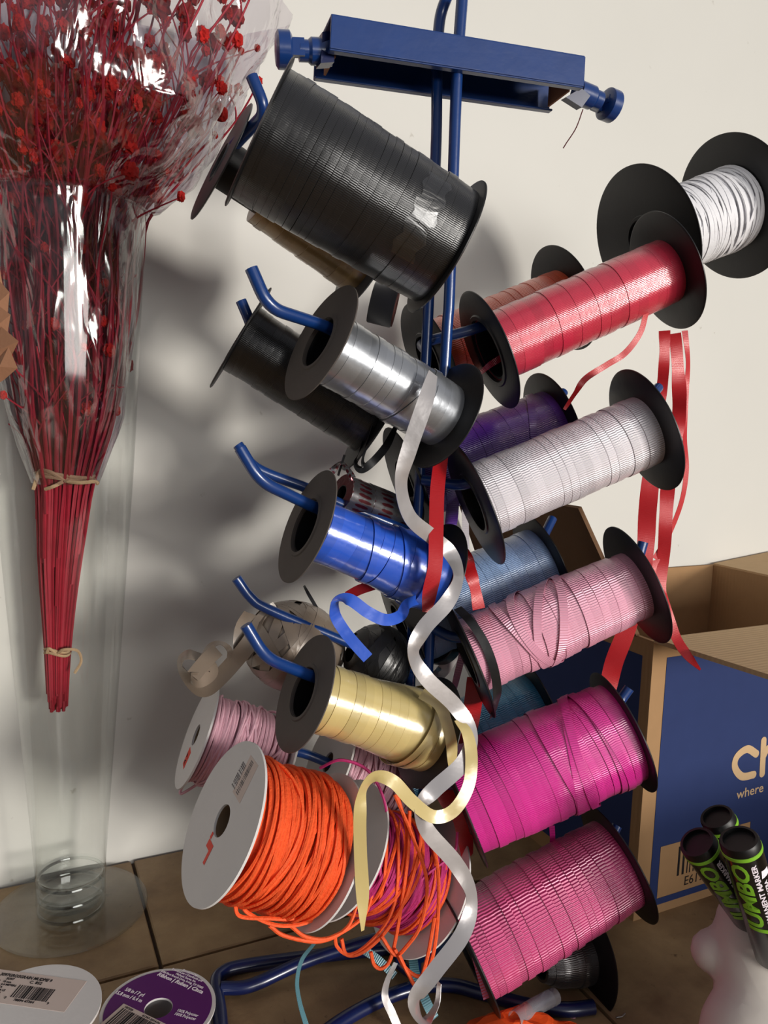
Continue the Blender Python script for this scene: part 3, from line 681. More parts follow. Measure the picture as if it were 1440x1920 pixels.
b = MB(); b.tube([g0+UP*-.003, gp_(795, 1850)], .0045, 12); b.tube([g1-UP*.003, gp_(745, 1778)], .0045, 12); b.tube([g0-UP*.003, g1-UP*.003], .0045, 12); b.build('cross_bar', 'blue_paint_shaded', stand)
# arms
def arm(key, tip=None, bend=None, back=False, root=None, r=.0040, over=.012):
    P0, P1, R, hole = AX[key]; d = nrm(P0-P1); left = key[0] == 'L'
    off = UP-np.dot(UP, d)*d; off = nrm(off)*(R*hole*.93-r)
    rodX = (pf if not back else pb)
    if left:
        a, c = P1+off, P0+off; out = c+d*.0
        ro = at(*root) if root else a-d*.02
        pts = [ro, a-d*.004, (a+c)/2, c]
    else:
        a, c = P0+off, P1+off
        ro = at(*root) if root else a+d*.03
        pts = [ro, a+d*.004, (a+c)/2, c]
        d = -d
    if bend: pts.append(at(*bend))
    if tip: pts.append(at(*tip))
    Q = [pts[0]]
    for i in range(1, len(pts)-1):      # rounded corners
        p, q_, s = pts[i-1], pts[i], pts[i+1]; k = min(.012, np.linalg.norm(p-q_)*.45, np.linalg.norm(s-q_)*.45)
        u, v = q_+nrm(p-q_)*k, q_+nrm(s-q_)*k
        for t in np.linspace(0, 1, 7): Q.append((1-t)**2*u+2*t*(1-t)*q_+t*t*v)
    Q.append(pts[-1]); b = MB(); b.tube(np.array(Q), r, 12)
    return b.build('arm', 'blue_paint', stand)
arm('L1', root=(848, 470, .54))
arm('L1b', bend=(500, 210, .50), tip=(472, 143, .497), back=True)
arm('L2', bend=(503, 577, .462), tip=(471, 503, .458))
arm('L2b', bend=(468, 602, .55), tip=(452, 564, .548), back=True)
arm('L3', bend=(487, 902, .492), tip=(450, 840, .488))
arm('L4', bend=(497, 1233, .495), tip=(461, 1172, .49))
arm('R1', root=(800, 640, .575)); arm('R2', root=(795, 900, .572), tip=(1234, 727, .60)); arm('R3', root=(790, 1165, .585), bend=(1196, 1052, .592), tip=(1206, 1016, .592))
arm('R4', root=(785, 1440, .6), bend=(1160, 1318, .60), tip=(1180, 1290, .60)); arm('R5', root=(780, 1800, .62), bend=(1148, 1566, .61), tip=(1157, 1548, .612))
arm('R1b', root=(800, 660, .60)); arm('R2b', root=(795, 880, .61), tip=(1057, 735, .665)); arm('R3b', root=(790, 1150, .62), tip=(1036, 972, .664)); arm('R4b', root=(770, 1440, .63))
for pts in ([(800, 1010, .585), (640, 945, .56), (575, 915, .553), (482, 878, .54), (446, 834, .538)],
            [(790, 1260, .60), (640, 1200, .585), (505, 1143, .57), (470, 1120, .566), (443, 1084, .562)],
            [(800, 1700, .60), (640, 1620, .555), (600, 1560, .53), (480, 1530, .50)],
            [(790, 1500, .625), (620, 1432, .618), (560, 1410, .612), (480, 1400, .61)]):
    b = MB(); P = catmull([pts[0], pts[1]], 4)[:-1].tolist(); Q = catmull(pts[1:], 8)
    b.tube(np.array([at(*p) for p in list(P)+list(Q)]), .0038, 12); b.build('arm', 'blue_paint', stand)

# thread caught in the cutter and thin stray filaments
b = MB(); b.tube(np.array([at(*p) for p in catmull([(1093, 205, .585), (1080, 240, .587), (1062, 268, .589), (1056, 278, .59)], 8)]), .00045, 5)
tag(b.build('thread', 'thin_wire'), 'short dark red thread hanging from the right end of the blue bar', 'thread')

# ---------------------------------------------------------------- loose rolls on the left back arms
def roll(name, label, c, ax_px, R, w, m, side=None, cat='ribbon roll'):
    P0 = at(*c); P1 = at(*ax_px); M = frame(P0, P1-P0); o = empty(name, M); tag(o, label, cat); I = Matrix.Identity(4)
    b = MB(); h = R*.45
    b.lathe([(h, 0), (R*.97, 0), (R, .0008), (R, w-.0008), (R*.97, w), (h, w)], I, 64, True); b.build('ribbon_winding', m, o, True)
    if side:
        b = MB(); b.lathe([(h*.96, w+.0002), (h*.96, w+.001), (R*.93, w+.001), (R*.93, w+.0002)], I, 64, True); b.build('card_side', side, o, True)
    return o
roll('velvet_ribbon_roll', 'narrow black velvet ribbon roll hanging below the huge black spool', (696, 566, .600), (744, 578, .600), .0158, .019, 'velvet', 'roll_side')
# metallic dotted roll behind royal blue
dts = mk('dots', 'ribbon_spool', 'mirror silver ribbon roll with dark red dots behind the royal blue spool', (640, 925, .565), (762, 975, .60), .0195,
         ('black_plastic', 'r_dots'), [(0, .0150), (1, .0158)], bands=6, hole=.3, near=False, slant=.0008)
tail(dts, 'r_dots', [(622, 884, .56, 30), (640, 868, .56, 70), (655, 885, .56, 50), (664, 905, .565, 20)], .006)
tail(dts, 'r_jet', [(646, 853, .56, 60), (640, 872, .56, 60), (634, 892, .56, 60)], .003)

def wrapped_ball(name, label, c, rx, ry, axis, m, n, width, seed, cat='ribbon ball', hole=True):
    P0 = at(*c); M = frame(P0, axis); o = empty(name, M); tag(o, label, cat); b = MB(); q = random.Random(seed)
    # solid under-layer then overlapping slanted wraps
    b.lathe([(rx*.25, -ry*.93)]+[(rx*.97*math.cos(a), ry*.97*math.sin(a)) for a in np.linspace(-1.25, 1.25, 20)]+[(rx*.25, ry*.93)], Matrix.Identity(4), 48)
    for k in range(n):
        u = nrm(np.array([q.gauss(0, .45), q.gauss(0, .45), 1])); v = nrm(np.cross(u, [1, .2, 0])); w_ = np.cross(u, v); h = q.uniform(-.75, .75)
        th = np.linspace(0, 2*PI, 61); rr = math.sqrt(1-h*h)
        D = np.cos(th)[:, None]*v*rr+np.sin(th)[:, None]*w_*rr+u*h
        S = np.array([rx, rx, ry])*(1.0+.012*k/n+.01*q.random()); P = D*S; Nn = D/S; Nn /= np.linalg.norm(Nn, axis=1)[:, None]
        T = np.gradient(P, axis=0); T /= np.linalg.norm(T, axis=1)[:, None]; Wv = np.cross(Nn, T)
        mb_add_band(b, P, Wv, Nn, np.full((61, 1), width/2), .0004)
    b.build('ribbon_winding', m, o, True); return o
axL = nrm(at(811, 1079, .564)-at(577, 987, .521))
tb_ = wrapped_ball('ribbon_ball', 'egg shaped ball of taupe ribbon with looped ends, behind the pale gold spool', (552, 1212, .600), .0345, .040, axL, 'r_taupe', 26, .008, 1)
tail(tb_, 'r_taupe', [(520, 1140, .585, 20), (492, 1165, .578, 0), (468, 1205, .57, 0), (440, 1240, .57, 10), (412, 1270, .57, 0), (385, 1292, .57, 20), (362, 1285, .57, 50), (345, 1262, .57, 60), (340, 1240, .565, 70), (352, 1228, .56, 60), (372, 1232, .56, 60), (392, 1245, .56, 50), (396, 1262, .56, 40), (375, 1275, .555, 30), (358, 1270, .555, 60)], .0125, label='taupe ribbon end folding into loops')
tail(tb_, 'r_taupe', [(470, 1150, .575, 30), (455, 1180, .575, 10), (452, 1215, .575, 20), (458, 1240, .575, 40)], .012)
tail(tb_, 'r_taupe', [(362, 1268, .553, 5), (385, 1240, .553, 0), (408, 1218, .553, 5)], .0105)
tail(tb_, 'r_taupe', [(378, 1236, .558, 60), (395, 1212, .56, 55), (415, 1206, .56, 70), (430, 1218, .56, 60), (430, 1235, .562, 70)], .008)
bb = wrapped_ball('ribbon_ball', 'black ribbon ball behind the pale gold spool near the poles', (706, 1240, .600), .0285, .026, axL, 'r_jet', 16, .009, 4)
tail(bb, 'r_jet', [(570, 1098, .60, 60), (582, 1120, .60, 30), (600, 1148, .60, 40), (620, 1165, .60, 60)], .003, label='thin dark ribbon end')
dk = roll('ribbon_roll', 'small dark roll seen between the poles and the light pink spool', (812, 1195, .628), (830, 1200, .64), .021, .014, 'r_jet')

# ---------------------------------------------------------------- red satin ribbons
def rib_thing(label, m, strips, name='satin_ribbon', cat='ribbon', group='loose ribbon ends hanging on the stand'):
    b = MB()
    for pts, w_ in strips: strip(b, pts, w_)
    o = b.build(name, m); tag(o, label, cat, group); return o
rib_thing('wide red satin ribbon hanging straight in front of the poles beside the royal blue spool', 'r_satin_red',
          [([(828, 850, .54, 10), (820, 920, .523, 0), (818, 990, .518, 0), (816, 1060, .516, 10), (806, 1110, .515, 0), (800, 1148, .515, 30, .7)], .0098)])
rib_thing('crinkled red foil ribbon end under the royal blue spool', 'r_satin_red', [([(650, 1118, .56, 30), (676, 1105, .56, 10), (705, 1096, .56, 30)], .0075)])
rib_thing('small fold of red ribbon above the right end of the royal blue spool', 'r_satin_red', [([(765, 1005, .56, 50), (790, 992, .555, 30), (805, 1002, .555, 20)], .006)])
rib_thing('twisted red satin ribbon between the poles and the light blue spool', 'r_satin_red', [([(872, 1030, .57, 65), (880, 1065, .57, -15), (890, 1100, .57, 35), (898, 1142, .572, 10)], .0095)])
rib_thing('dark red ribbon piece behind the silver curl, beside the teal spool', 'r_satin_red', [([(892, 1270, .60, 20), (888, 1310, .60, 0), (880, 1360, .60, 10), (868, 1400, .60, 0), (850, 1440, .60, 20)], .014)])
rib_thing('red ribbon end between the mixed cord spool and the magenta spool', 'r_satin_red', [([(834, 1445, .580, 20, 1.7), (842, 1490, .577, 10, 1.5), (862, 1530, .575, 0), (872, 1570, .575, 20), (878, 1610, .58, 50)], .0125)])
rib_thing('broad red ribbon hanging from the raffia spool, leftmost strand behind the pink spool', 'r_satin_red',
          [([(1246, 620, .66, 0, .65), (1246, 660, .66, 30, .65), (1243, 710, .66, -10, .62), (1236, 770, .655, 35, .7), (1228, 850, .65, 0, .85), (1220, 900, .648, 15), (1214, 960, .645, 0), (1210, 1030, .64, 20), (1198, 1100, .64, 0), (1175, 1180, .64, 10), (1152, 1240, .64, 0), (1140, 1290, .64, 20)], .0145)])
rib_thing('red ribbon strand hanging from the raffia spool, middle of three by the right flanges', 'r_satin_red',
          [([(1266, 625, .668, 0, .8), (1271, 690, .668, 35, 1), (1274, 760, .667, -15, 1), (1268, 830, .664, 40, .9), (1254, 900, .662, 0, 1), (1249, 960, .662, 25, 1), (1246, 1020, .66, 0, .9), (1240, 1090, .66, 30, .8), (1246, 1130, .66, 40, .5)], .0118)])
rib_thing('thin red ribbon strand at the far right, twisting down to a point over the box', 'r_satin_red',
          [([(1284, 620, .67, 20), (1290, 680, .67, 50), (1286, 740, .67, 30), (1284, 820, .67, 50), (1287, 880, .67, 40), (1278, 940, .67, 45), (1255, 1000, .67, 40), (1228, 1048, .66, 20)], .0052),
           ([(1228, 1050, .66, 20), (1240, 1100, .66, 50), (1258, 1165, .655, 30), (1270, 1200, .65, 20), (1290, 1230, .64, 30), (1313, 1256, .635, 40, .25)], .0085)])
# curls around the foot of the stand
rib_thing('thin teal ribbon curl hanging beside the foot of the stand', 'r_teal_pale', [([(590, 1768, .57, 60), (566, 1800, .565, 50), (557, 1840, .56, 50), (562, 1880, .56, 45), (575, 1925, .56, 30)], .0042)], 'curling_ribbon')
rib_thing('teal ribbon strands dropping to the counter under the cord spools', 'r_teal_pale', [([(680, 1780, .60, 0), (710, 1800, .60, 10), (740, 1830, .595, 0)], .006), ([(772, 1780, .60, 0), (780, 1830, .585, 10), (800, 1880, .57, 0), (815, 1910, .57, 10)], .007)], 'curling_ribbon')
rib_thing('faded grey ribbon end curling on the counter below the orange cord', 'r_silver_tail', [([(742, 1805, .58, 60), (726, 1840, .575, 50), (722, 1870, .57, 30), (735, 1900, .57, 10), (748, 1930, .57, 20)], .006)], 'curling_ribbon')
rib_thing('pale grey ribbon loop hanging behind the poles beside the light pink spool', 'r_silver_tail', [([(852, 1110, .63, 10), (856, 1180, .63, 0), (848, 1230, .63, 20), (825, 1262, .63, 10), (815, 1256, .63, 50)], .0105)], 'curling_ribbon')
rib_thing('short bright pink ribbon end touching the counter by the right foot', 'r_pink', [([(1088, 1884, .595, 0), (1078, 1902, .59, 0), (1066, 1925, .585, 0)], .003)], 'curling_ribbon')
b = MB(); b.tube(np.array([ground(*p, .0012) for p in [(1155, 1908), (1166, 1906), (1172, 1900)]]), .0006, 6); tag(b.build('staple', 'wire_steel'), 'tiny shiny wire piece lying on the tiles at lower right', 'wire')

# ---------------------------------------------------------------- cardboard box
bx0, bx1, by0, by1, bh = .506, .893, .488, wy-.004, .264
box = empty('cardboard_box', (bx0, by0, 0)); tag(box, 'open cardboard shipping box with dark blue printed sides, standing against the wall', 'box')
tk = .004
def panel(name, c, d, m, lab=None):
    b = MB(); b.box(c, d); o = b.build(name, m, box, flat=True)
    if lab: o['label'] = lab
    return o
cy, cx = (by0+by1)/2, (bx0+bx1)/2
panel('front_panel', (cx, by0+tk/2, bh/2), (bx1-bx0, tk, bh), 'cardboard', 'front panel with blue print')
panel('back_panel', (cx, by1-tk/2, bh/2), (bx1-bx0, tk, bh), 'cardboard')
panel('side_panel', (bx0+tk/2, cy, bh/2), (tk, by1-by0-2*tk, bh), 'cardboard')
panel('side_panel', (bx1-tk/2, cy, bh/2), (tk, by1-by0-2*tk, bh), 'cardboard')
panel('bottom_panel', (cx, cy, .002), (bx1-bx0-2*tk, by1-by0-2*tk, tk), 'cardboard')
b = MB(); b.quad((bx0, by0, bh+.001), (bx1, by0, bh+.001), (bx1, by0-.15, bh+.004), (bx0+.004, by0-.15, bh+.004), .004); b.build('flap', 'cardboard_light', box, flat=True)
def prj(p):
    v = B.T @ (np.array(p)-CAM); return 720+F*v[0]/v[2], 960+F*v[1]/v[2], v[2]
b = MB(); b.quad((bx0+.001, by0+.020, bh), (bx0+.001, by1-.008, bh), (bx0-.050, by1-.008, bh+.114), (bx0-.048, by0+.052, bh+.114), .004); b.build('flap', 'cardboard_shaded', box, flat=True)['label'] = 'raised side flap, shaded brown'
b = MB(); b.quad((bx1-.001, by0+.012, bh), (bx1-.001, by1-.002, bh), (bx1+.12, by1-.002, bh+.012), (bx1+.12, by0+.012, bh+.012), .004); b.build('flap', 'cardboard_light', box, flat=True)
# blue print: front face, framed in bare cardboard
e = .0003
MF = Matrix(((1, 0, 0, bx0), (0, 0, -1, by0-e), (0, 1, 0, 0), (0, 0, 0, 1)))       # local x right, y up, z out of the front
def rect(b, M, x0, y0, x1, y1, t=.0002): b.box(((x0+x1)/2, (y0+y1)/2, 0), (x1-x0, y1-y0, t), np.array(M))
b = MB(); W = bx1-bx0
LB = on_y(1231, 1685, by0); LT = on_y(1237, 1588, by0); lx0, ly0, ly1 = LB[0]-bx0, LB[2], LT[2]; lx1 = lx0+.12
pat = [(.017, .009, W-.017, ly0), (.017, ly0, lx0, ly1), (lx1, ly0, W-.017, ly1), (.017, ly1, W-.017, .248)]
for r_ in pat: rect(b, MF, *r_)
b.build('print', 'blue_print', box, flat=True)['label'] = 'dark blue printed field'
MS = Matrix(((0, 0, -1, bx0-e), (-1, 0, 0, by1), (0, 1, 0, 0), (0, 0, 0, 1)))
b = MB(); rect(b, MS, .012, .018, by1-by0-.012, .248); b.build('print', 'blue_print', box, flat=True)
MF2 = MF @ Matrix.Translation((0, 0, .0002))
def px_local(px, py):
    p = on_y(px, py, by0); return p[0]-bx0, p[2]
def stroke(b, M, pts, w, t=.0002, sub=10):
    P = catmull(pts, sub); T = np.gradient(P, axis=0); T /= np.linalg.norm(T, axis=1)[:, None]; Nn = np.c_[-T[:, 1], T[:, 0]]
    a, c = P+Nn*w/2, P-Nn*w/2; n = len(P)
    ca = [P[-1]+w/2*(math.cos(q)*T[-1]+math.sin(q)*Nn[-1]) for q in np.linspace(1.3, -1.3, 7)]
    cb = [P[0]+w/2*(-math.cos(q)*T[0]-math.sin(q)*Nn[0]) for q in np.linspace(1.3, -1.3, 7)]
    def V3(A): return (np.c_[A, np.full(len(A), t), np.ones(len(A))] @ np.array(M).T)[:, :3]
    b.add(np.r_[V3(a), V3(c)], [(i, n+i, n+i+1, i+1) for i in range(n-1)])
    b.add(V3(np.array([a[-1]]+ca+[c[-1]])), [tuple(range(len(ca)+2))[::-1]]); b.add(V3(np.array([c[0]]+cb+[a[0]])), [tuple(range(len(cb)+2))[::-1]])
b = MB(); lw_ = .0078
C_ = [px_local(*p) for p in [(1417, 1413), (1400, 1404), (1381, 1418), (1377, 1438), (1390, 1455), (1412, 1452)]]
stroke(b, MF2, C_, lw_)
h0 = px_local(1437, 1385)
stroke(b, MF2, [px_local(1431, 1388), px_local(1428, 1450)], lw_)
hb = px_local(1428, 1450); ht = px_local(1429, 1420)
stroke(b, MF2, [ht, (ht[0]+.006, ht[1]+.008), (ht[0]+.014, ht[1]+.007), (ht[0]+.018, ht[1]-.001), (ht[0]+.018, hb[1]+.002)], lw_, t=.0003)
b.build('lettering', 'cardboard_light', box, flat=True)
b = MB(); p0 = px_local(1380, 1498); text_on(b, 'where', .0135, MF2, p0[0], p0[1], rot=.02, bold=.0001, sx=1.1); b.build('lettering', 'cardboard_light', box, flat=True)
b = MB(); LB = px_local(1231, 1674); LT = px_local(1237, 1588); rect(b, MF, LB[0]+.0002, LB[1]+.0002, LB[0]+.12-.0002, LT[1]-.0002); b.build('label_window', 'cardboard', box, flat=True)
b = MB(); b0 = px_local(1268, 1642); barcode(b, MF2, b0[0], b0[1], .07, ly1-b0[1]-.005, n=26); text_on(b, 'E61993', .013, MF2, b0[0]+.010, b0[1]-.012); b.build('barcode', 'ink', box, flat=True)

# ---------------------------------------------------------------- markers in a white ceramic figure
def marker(label, top, low, r=.0130):
    P0 = at(*top); P1 = at(*low); d = nrm(P1-P0); L = float(np.linalg.norm(P1-P0)); M = frame(P0, d); o = empty('marker', M); tag(o, label, 'marker', 'jumbo markers in the white ceramic figure')
    I = Matrix.Identity(4); b = MB()
    b.lathe([(0, .0025), (r*.78, .0025), (r*.80, 0), (r*.94, 0), (r*1.0, .0015), (r*1.0, .0052)], I, 48)
    b.lathe([(r*.97, .0045), (r*.97, .0060)], I, 48); b.build('cap', 'marker_cap', o, True)
    b = MB(); b.lathe([(r*1.01, .0052), (r*1.035, .0055), (r*1.035, .0076), (r*1.01, .0079)], I, 48); b.build('ring', 'green_print', o, True)['label'] = 'lime green ring'
    b = MB(); b.lathe([(r*.95, .0052), (r, .0056), (r, L), (r*.9, L+.002), (0, L+.002)], I, 48); b.build('barrel', 'marker_black', o, True)
    toc = nrm(CAM-P0); Mi = np.array(M)[:3, :3]; lc = Mi.T @ toc; th0 = math.atan2(lc[1], lc[0])
    def wrap(b, txt, size, z, th, **k):
        V, fs = text_geo(txt, size, cut=.0012, **k)       # reads upwards towards the cap
        zz = z-V[:, 0]; tt = th0+th+V[:, 1]/r; rr = r*1.012+V[:, 2]
        b.add(np.c_[rr*np.cos(tt), rr*np.sin(tt), zz], fs)
    b = MB(); wrap(b, 'JUMBO', .0132, .062, .08, bold=.0004, sx=1.25, shear=.15); b.build('lettering', 'green_print', o, True, True)['label'] = 'lime green JUMBO lettering'
    b = MB(); wrap(b, 'PERMANENT MARKER', .0046, .060, -.42, bold=.00012, sx=1.08); wrap(b, 'EXTRA', .0036, .036, -.80, bold=.00008); wrap(b, 'wide', .0032, .036, -1.05)
    def patch(b, pts, th, rr=1.012):
        n = 6; V = []; fs = []
        Pq = [(x*(1-u)+x2*u, y*(1-u)+y2*u) for (x, y), (x2, y2) in zip(pts, pts[1:]+pts[:1]) for u in np.arange(n)/n]
        c = np.mean(Pq, axis=0); Pq = [tuple(c)]+Pq
        V = [(r*rr*math.cos(th0+th-y/r), r*rr*math.sin(th0+th-y/r), z) for z, y in Pq]
        m_ = len(Pq)-1; fs = [(0, 1+i, 1+(i+1) % m_) for i in range(m_)]; b.add(V, fs+[f[::-1] for f in fs][:0])
    patch(b, [(.0175, .000), (.0225, -.001), (.0225, .006), (.0185, .0065)], -.62)
    b.build('lettering', 'ink_white', o, True, True)['label'] = 'small white lettering'
    b = MB()
    for (z, y) in ((.050, .0), (.096, .0)):
        pp = [(z-.014, -.002), (z-.004, .002), (z+.008, .0045), (z+.016, .006), (z+.010, .0005), (z, -.0035), (z-.012, -.0045)]
        V = [(r*1.012*math.cos(th0-1.25+.5*(z > .09)-yy/r), r*1.012*math.sin(th0-1.25+.5*(z > .09)-yy/r), q) for q, yy in pp]
        b.add(V, [(0, 1, 6), (1, 5, 6), (1, 2, 5), (2, 4, 5), (2, 3, 4)])
    b.build('swoosh', 'ink_red', o, True, True)['label'] = 'red curved stripe'
    b = MB(); patch(b, [(.072, -.002), (.074, .004), (.096, .004), (.098, -.002)], .0); bd = b.build('badge', 'badge_silver', o, True, True)
    b = MB(); wrap(b, 'BAZIC', .0050, .094, -.12, bold=.0001); b.build('lettering', 'ink', o, True, True)
    return o
marker('black jumbo marker with lime ring, furthest left of the three in the white figure', (1306, 1578, .497), (1440, 1765, .520), .0118)
marker('black jumbo marker with lime ring, nearest of the three, lettering fully seen', (1385, 1572, .470), (1452, 1790, .490), .0118)
marker('black jumbo marker with lime ring, rearmost and highest of the three', (1343, 1530, .520), (1462, 1760, .540), .0114)
# ceramic figure from blended volumes
mbd = bpy.data.metaballs.new('m'); mo = bpy.data.objects.new('m', mbd); col.objects.link(mo); mbd.resolution = .004; mbd.render_resolution = .004; mbd.threshold = .3
def ball(px, py, z, r):
    e_ = mbd.elements.new(); e_.type = 'BALL'; p = at(px, py, z); e_.co = p; e_.radius = r
for a in [(1412, 1745, .525, .034), (1415, 1790, .52, .037), (1420, 1835, .515, .035), (1425, 1875, .51, .036), (1400, 1930, .50, .036), (1430, 1960, .50, .045), (1388, 1715, .53, .018), (1385, 1935, .50, .030),
          (1332, 1783, .53, .0185), (1345, 1786, .53, .020), (1362, 1788, .53, .020), (1440, 2000, .50, .055), (1475, 1800, .52, .036), (1480, 1850, .515, .036), (1480, 1930, .505, .045), (1390, 2020, .50, .045)]: ball(*a)
dg = bpy.context.evaluated_depsgraph_get(); me = bpy.data.meshes.new_from_object(mo.evaluated_get(dg)); bpy.data.objects.remove(mo)
V = np.array([v.co[:] for v in me.vertices]); V[:, 2] = np.maximum(V[:, 2], 0.0)
for v, c in zip(me.vertices, V): v.co = c
smooth(me); me.materials.clear(); me.materials.append(MATS['ceramic']); me.name = 'ceramic_holder'
cf = bpy.data.objects.new('ceramic_holder', me); col.objects.link(cf); tag(cf, 'smooth white ceramic figure at the lower right holding black markers', 'pen holder')

# ---------------------------------------------------------------- ribbon spools lying on the counter
def flat_spool(name, label, c, R, h, rot, top_mat):
    M = Matrix.Translation(Vector([float(c[0]), float(c[1]), 0])) @ Matrix.Rotation(rot, 4, 'Z'); o = empty(name, M); tag(o, label, 'ribbon spool'); return o
def ring_disc(b, R, hole, z0, z1, n=96): b.lathe([(hole, z0), (R, z0), (R, z1), (hole, z1)], Matrix.Identity(4), n, True)
# white spool: top disc spans x -?..175, y 1783..~1960 in the photograph
hW = .052; cW = ground(62, 1893, hW); RW = .043
sw = flat_spool('ribbon_spool', 'white card topped spool of brown ribbon with printed barcode label, bottom left corner', cW, RW, hW, 0, 'white_card')
b = MB(); ring_disc(b, RW*.96, .008, .002, hW-.002); b.build('ribbon_winding', 'r_taupe', sw, True)
b = MB(); ring_disc(b, RW, .0001, hW-.002, hW); b.build('disc', 'white_card', sw, True)
b = MB(); ring_disc(b, RW, .0001, 0, .002); b.build('disc', 'white_card', sw, True)
def loc(o, px, py, h):
    p = ground(px, py, h); q = o.matrix_basis.inverted() @ Vector([float(a) for a in p]); return q
def flat_frame(o, A, Bp, h):
    """frame on the top face: origin at pixel A, x towards pixel Bp"""
    a = loc(o, *A, h); b_ = loc(o, *Bp, h); d = b_-a; ang = math.atan2(d.y, d.x)
    return Matrix.Translation((a.x, a.y, h)) @ Matrix.Rotation(ang, 4, 'Z'), d.length
MW, wW = flat_frame(sw, (-60, 1870), (122, 1896), hW)   # bottom edge of the label
b = MB(); b.box((wW*.5, .0135, .0001), (wW, .029, .0002), np.array(MW)); b.build('label', 'label_paper', sw, True, True)['label'] = 'pinkish printed label'
MWt = MW @ Matrix.Translation((0, 0, .0003))
b = MB()
text_on(b, '3097GROSGRAIN MUDPIE 9', .0037, MWt, wW-.0625, .0225, bold=.00008, sx=.86, shear=.1)
text_on(b, '3097', .0030, MWt, wW-.056, .0195, bold=.00004); text_on(b, 'C. 852', .0034, MWt, wW-.038, .0190, bold=.00006)
for i, tx in enumerate(['US 2   18 mm', 'CA 2   6.4 METERS', 'DE 25 CA', 'FRAN SUR LE', 'POLYESTER']): text_on(b, tx, .0024, MWt, wW-.063, .0168-.0026*i, bold=.00004, sx=.95)
barcode(b, MWt, wW-.043, .0050, .026, .0115, n=34); text_on(b, '0', .003, MWt, wW-.0465, .003); text_on(b, '78894 47364', .0028, MWt, wW-.039, .0022, bold=.00005); text_on(b, '9', .003, MWt, wW-.0155, .003)
b.build('lettering', 'ink', sw, True, True)
# purple topped spool
hP = .022; cP = ground(297, 1890, hP); RP = .0405
sp = flat_spool('ribbon_spool', 'purple topped ribbon spool with white lettering, at the bottom beside the white spool', cP, RP, hP, 0, 'white_card')
b = MB(); ring_disc(b, RP*.92, .012, .0015, hP-.0015); b.build('ribbon_winding', 'r_silver_tail', sp, True)
b = MB(); ring_disc(b, RP, .0098, hP-.0015, hP); b.build('disc', 'white_card', sp, True)
b = MB(); ring_disc(b, RP, .0098, 0, .0015); b.build('disc', 'white_card', sp, True)
b = MB(); ring_disc(b, RP*.935, .0100, hP, hP+.0002); b.build('printed_top', 'purple_print', sp, True, True)['label'] = 'deep purple printed face'
def ptext(lines, A, Bp, mat_='ink_white', **k):
    M, d = flat_frame(sp, A, Bp, hP+.0003); b = MB()
    for (t, size, x, y, bo) in lines: text_on(b, t, size, M, x, y, bold=bo, **k)
    b.build('lettering', mat_, sp, True, True)
ptext([('Ribbon | Ruban | Cinta', .0046, 0, 0, .00012)], (294, 1828), (376, 1862), sx=1.0, shear=.1)
ptext([('8000 Bent Branch Drive, Irving, TX 75063', .0027, 0, .0042, 0), ('Michaels Stores, Inc.', .0027, .012, .0070, 0), ('Distribué par / Distribuido por', .0027, .006, .0098, 0), ('Distributed by', .0027, .014, .0126, 0)], (294, 1828), (376, 1862), sx=.86)
ptext([('15.8 mm / 6.4 m', .0046, 0, 0, .00003), ('5/8 in / 7 yd', .0044, .005, .0052, .00003)], (214, 1862), (266, 1880), sx=.78)
ptext([('100% Polyester', .0034, 0, .0034, 0), ('100% Polyester', .0034, 0, 0, 0)], (326, 1902), (362, 1912), sx=.8)
M, d = flat_frame(sp, (232, 1882), (300, 1915), hP+.00025)
b = MB(); b.box((.020, -.013, .0001), (.040, .026, .0002), np.array(M)); b.build('label', 'label_paper', sp, True, True)
M = M @ Matrix.Translation((0, 0, .0003)); b = MB(); barcode(b, M, .003, -.024, .034, .0205, n=40); text_on(b, '187509', .0026, M, .003, -.0028); text_on(b, '61347-2014-04', .0026, M, .020, -.0028); b.build('barcode', 'ink', sp, True, True)

# ---------------------------------------------------------------- crumpled orange tissue with clear plastic sleeve, bottom centre
def crumple(name, label, cat, pts, h, m, seed, amp=.006):
    b = MB(); q = np.random.default_rng(seed); P = [ground(x, y, .002) for x, y in pts]; c = np.mean(P, axis=0); n = len(P); rings = 7; V = []
    for k in range(rings):
        s = 1-k/(rings-1)*.85; zz = h*(math.sin(k/(rings-1)*PI/2))
        for p in P: V.append(c+(p-c)*s+np.array([q.normal(0, amp), q.normal(0, amp), zz+q.normal(0, amp)*.8 if k else .001]))
    f = [(k*n+i, k*n+(i+1) % n, (k+1)*n+(i+1) % n, (k+1)*n+i) for k in range(rings-1) for i in range(n)]+[tuple((rings-1)*n+i for i in range(n))]
    V = np.array(V); V[:, 2] = np.maximum(V[:, 2], .001); b.add(V, f); o = b.build(name, m, flat=True); tag(o, label, cat)
    s_ = o.modifiers.new('s', 'SUBSURF'); s_.levels = 1; s_.render_levels = 1; return o
crumple('tissue_paper', 'crumpled bright orange tissue lying at the bottom centre of the picture', 'tissue paper',
        [(845, 1935), (875, 1915), (920, 1905), (960, 1905), (990, 1925), (1030, 1945), (1080, 1935), (1115, 1940), (1130, 1990), (1050, 2010), (950, 2010), (860, 1990)], .020, 'orange_tissue', 3, .004)
b = MB(); A0, A1 = ground(1040, 1868, .018), ground(965, 1912, .022); b.tube(catmull([A1, (A0+A1)/2+UP*.001, A0], 6), [.006]*13, 16, cap=False)
tag(b.build('plastic_sleeve', 'clear_plastic'), 'clear plastic sleeve end poking out of the orange tissue', 'plastic sleeve')

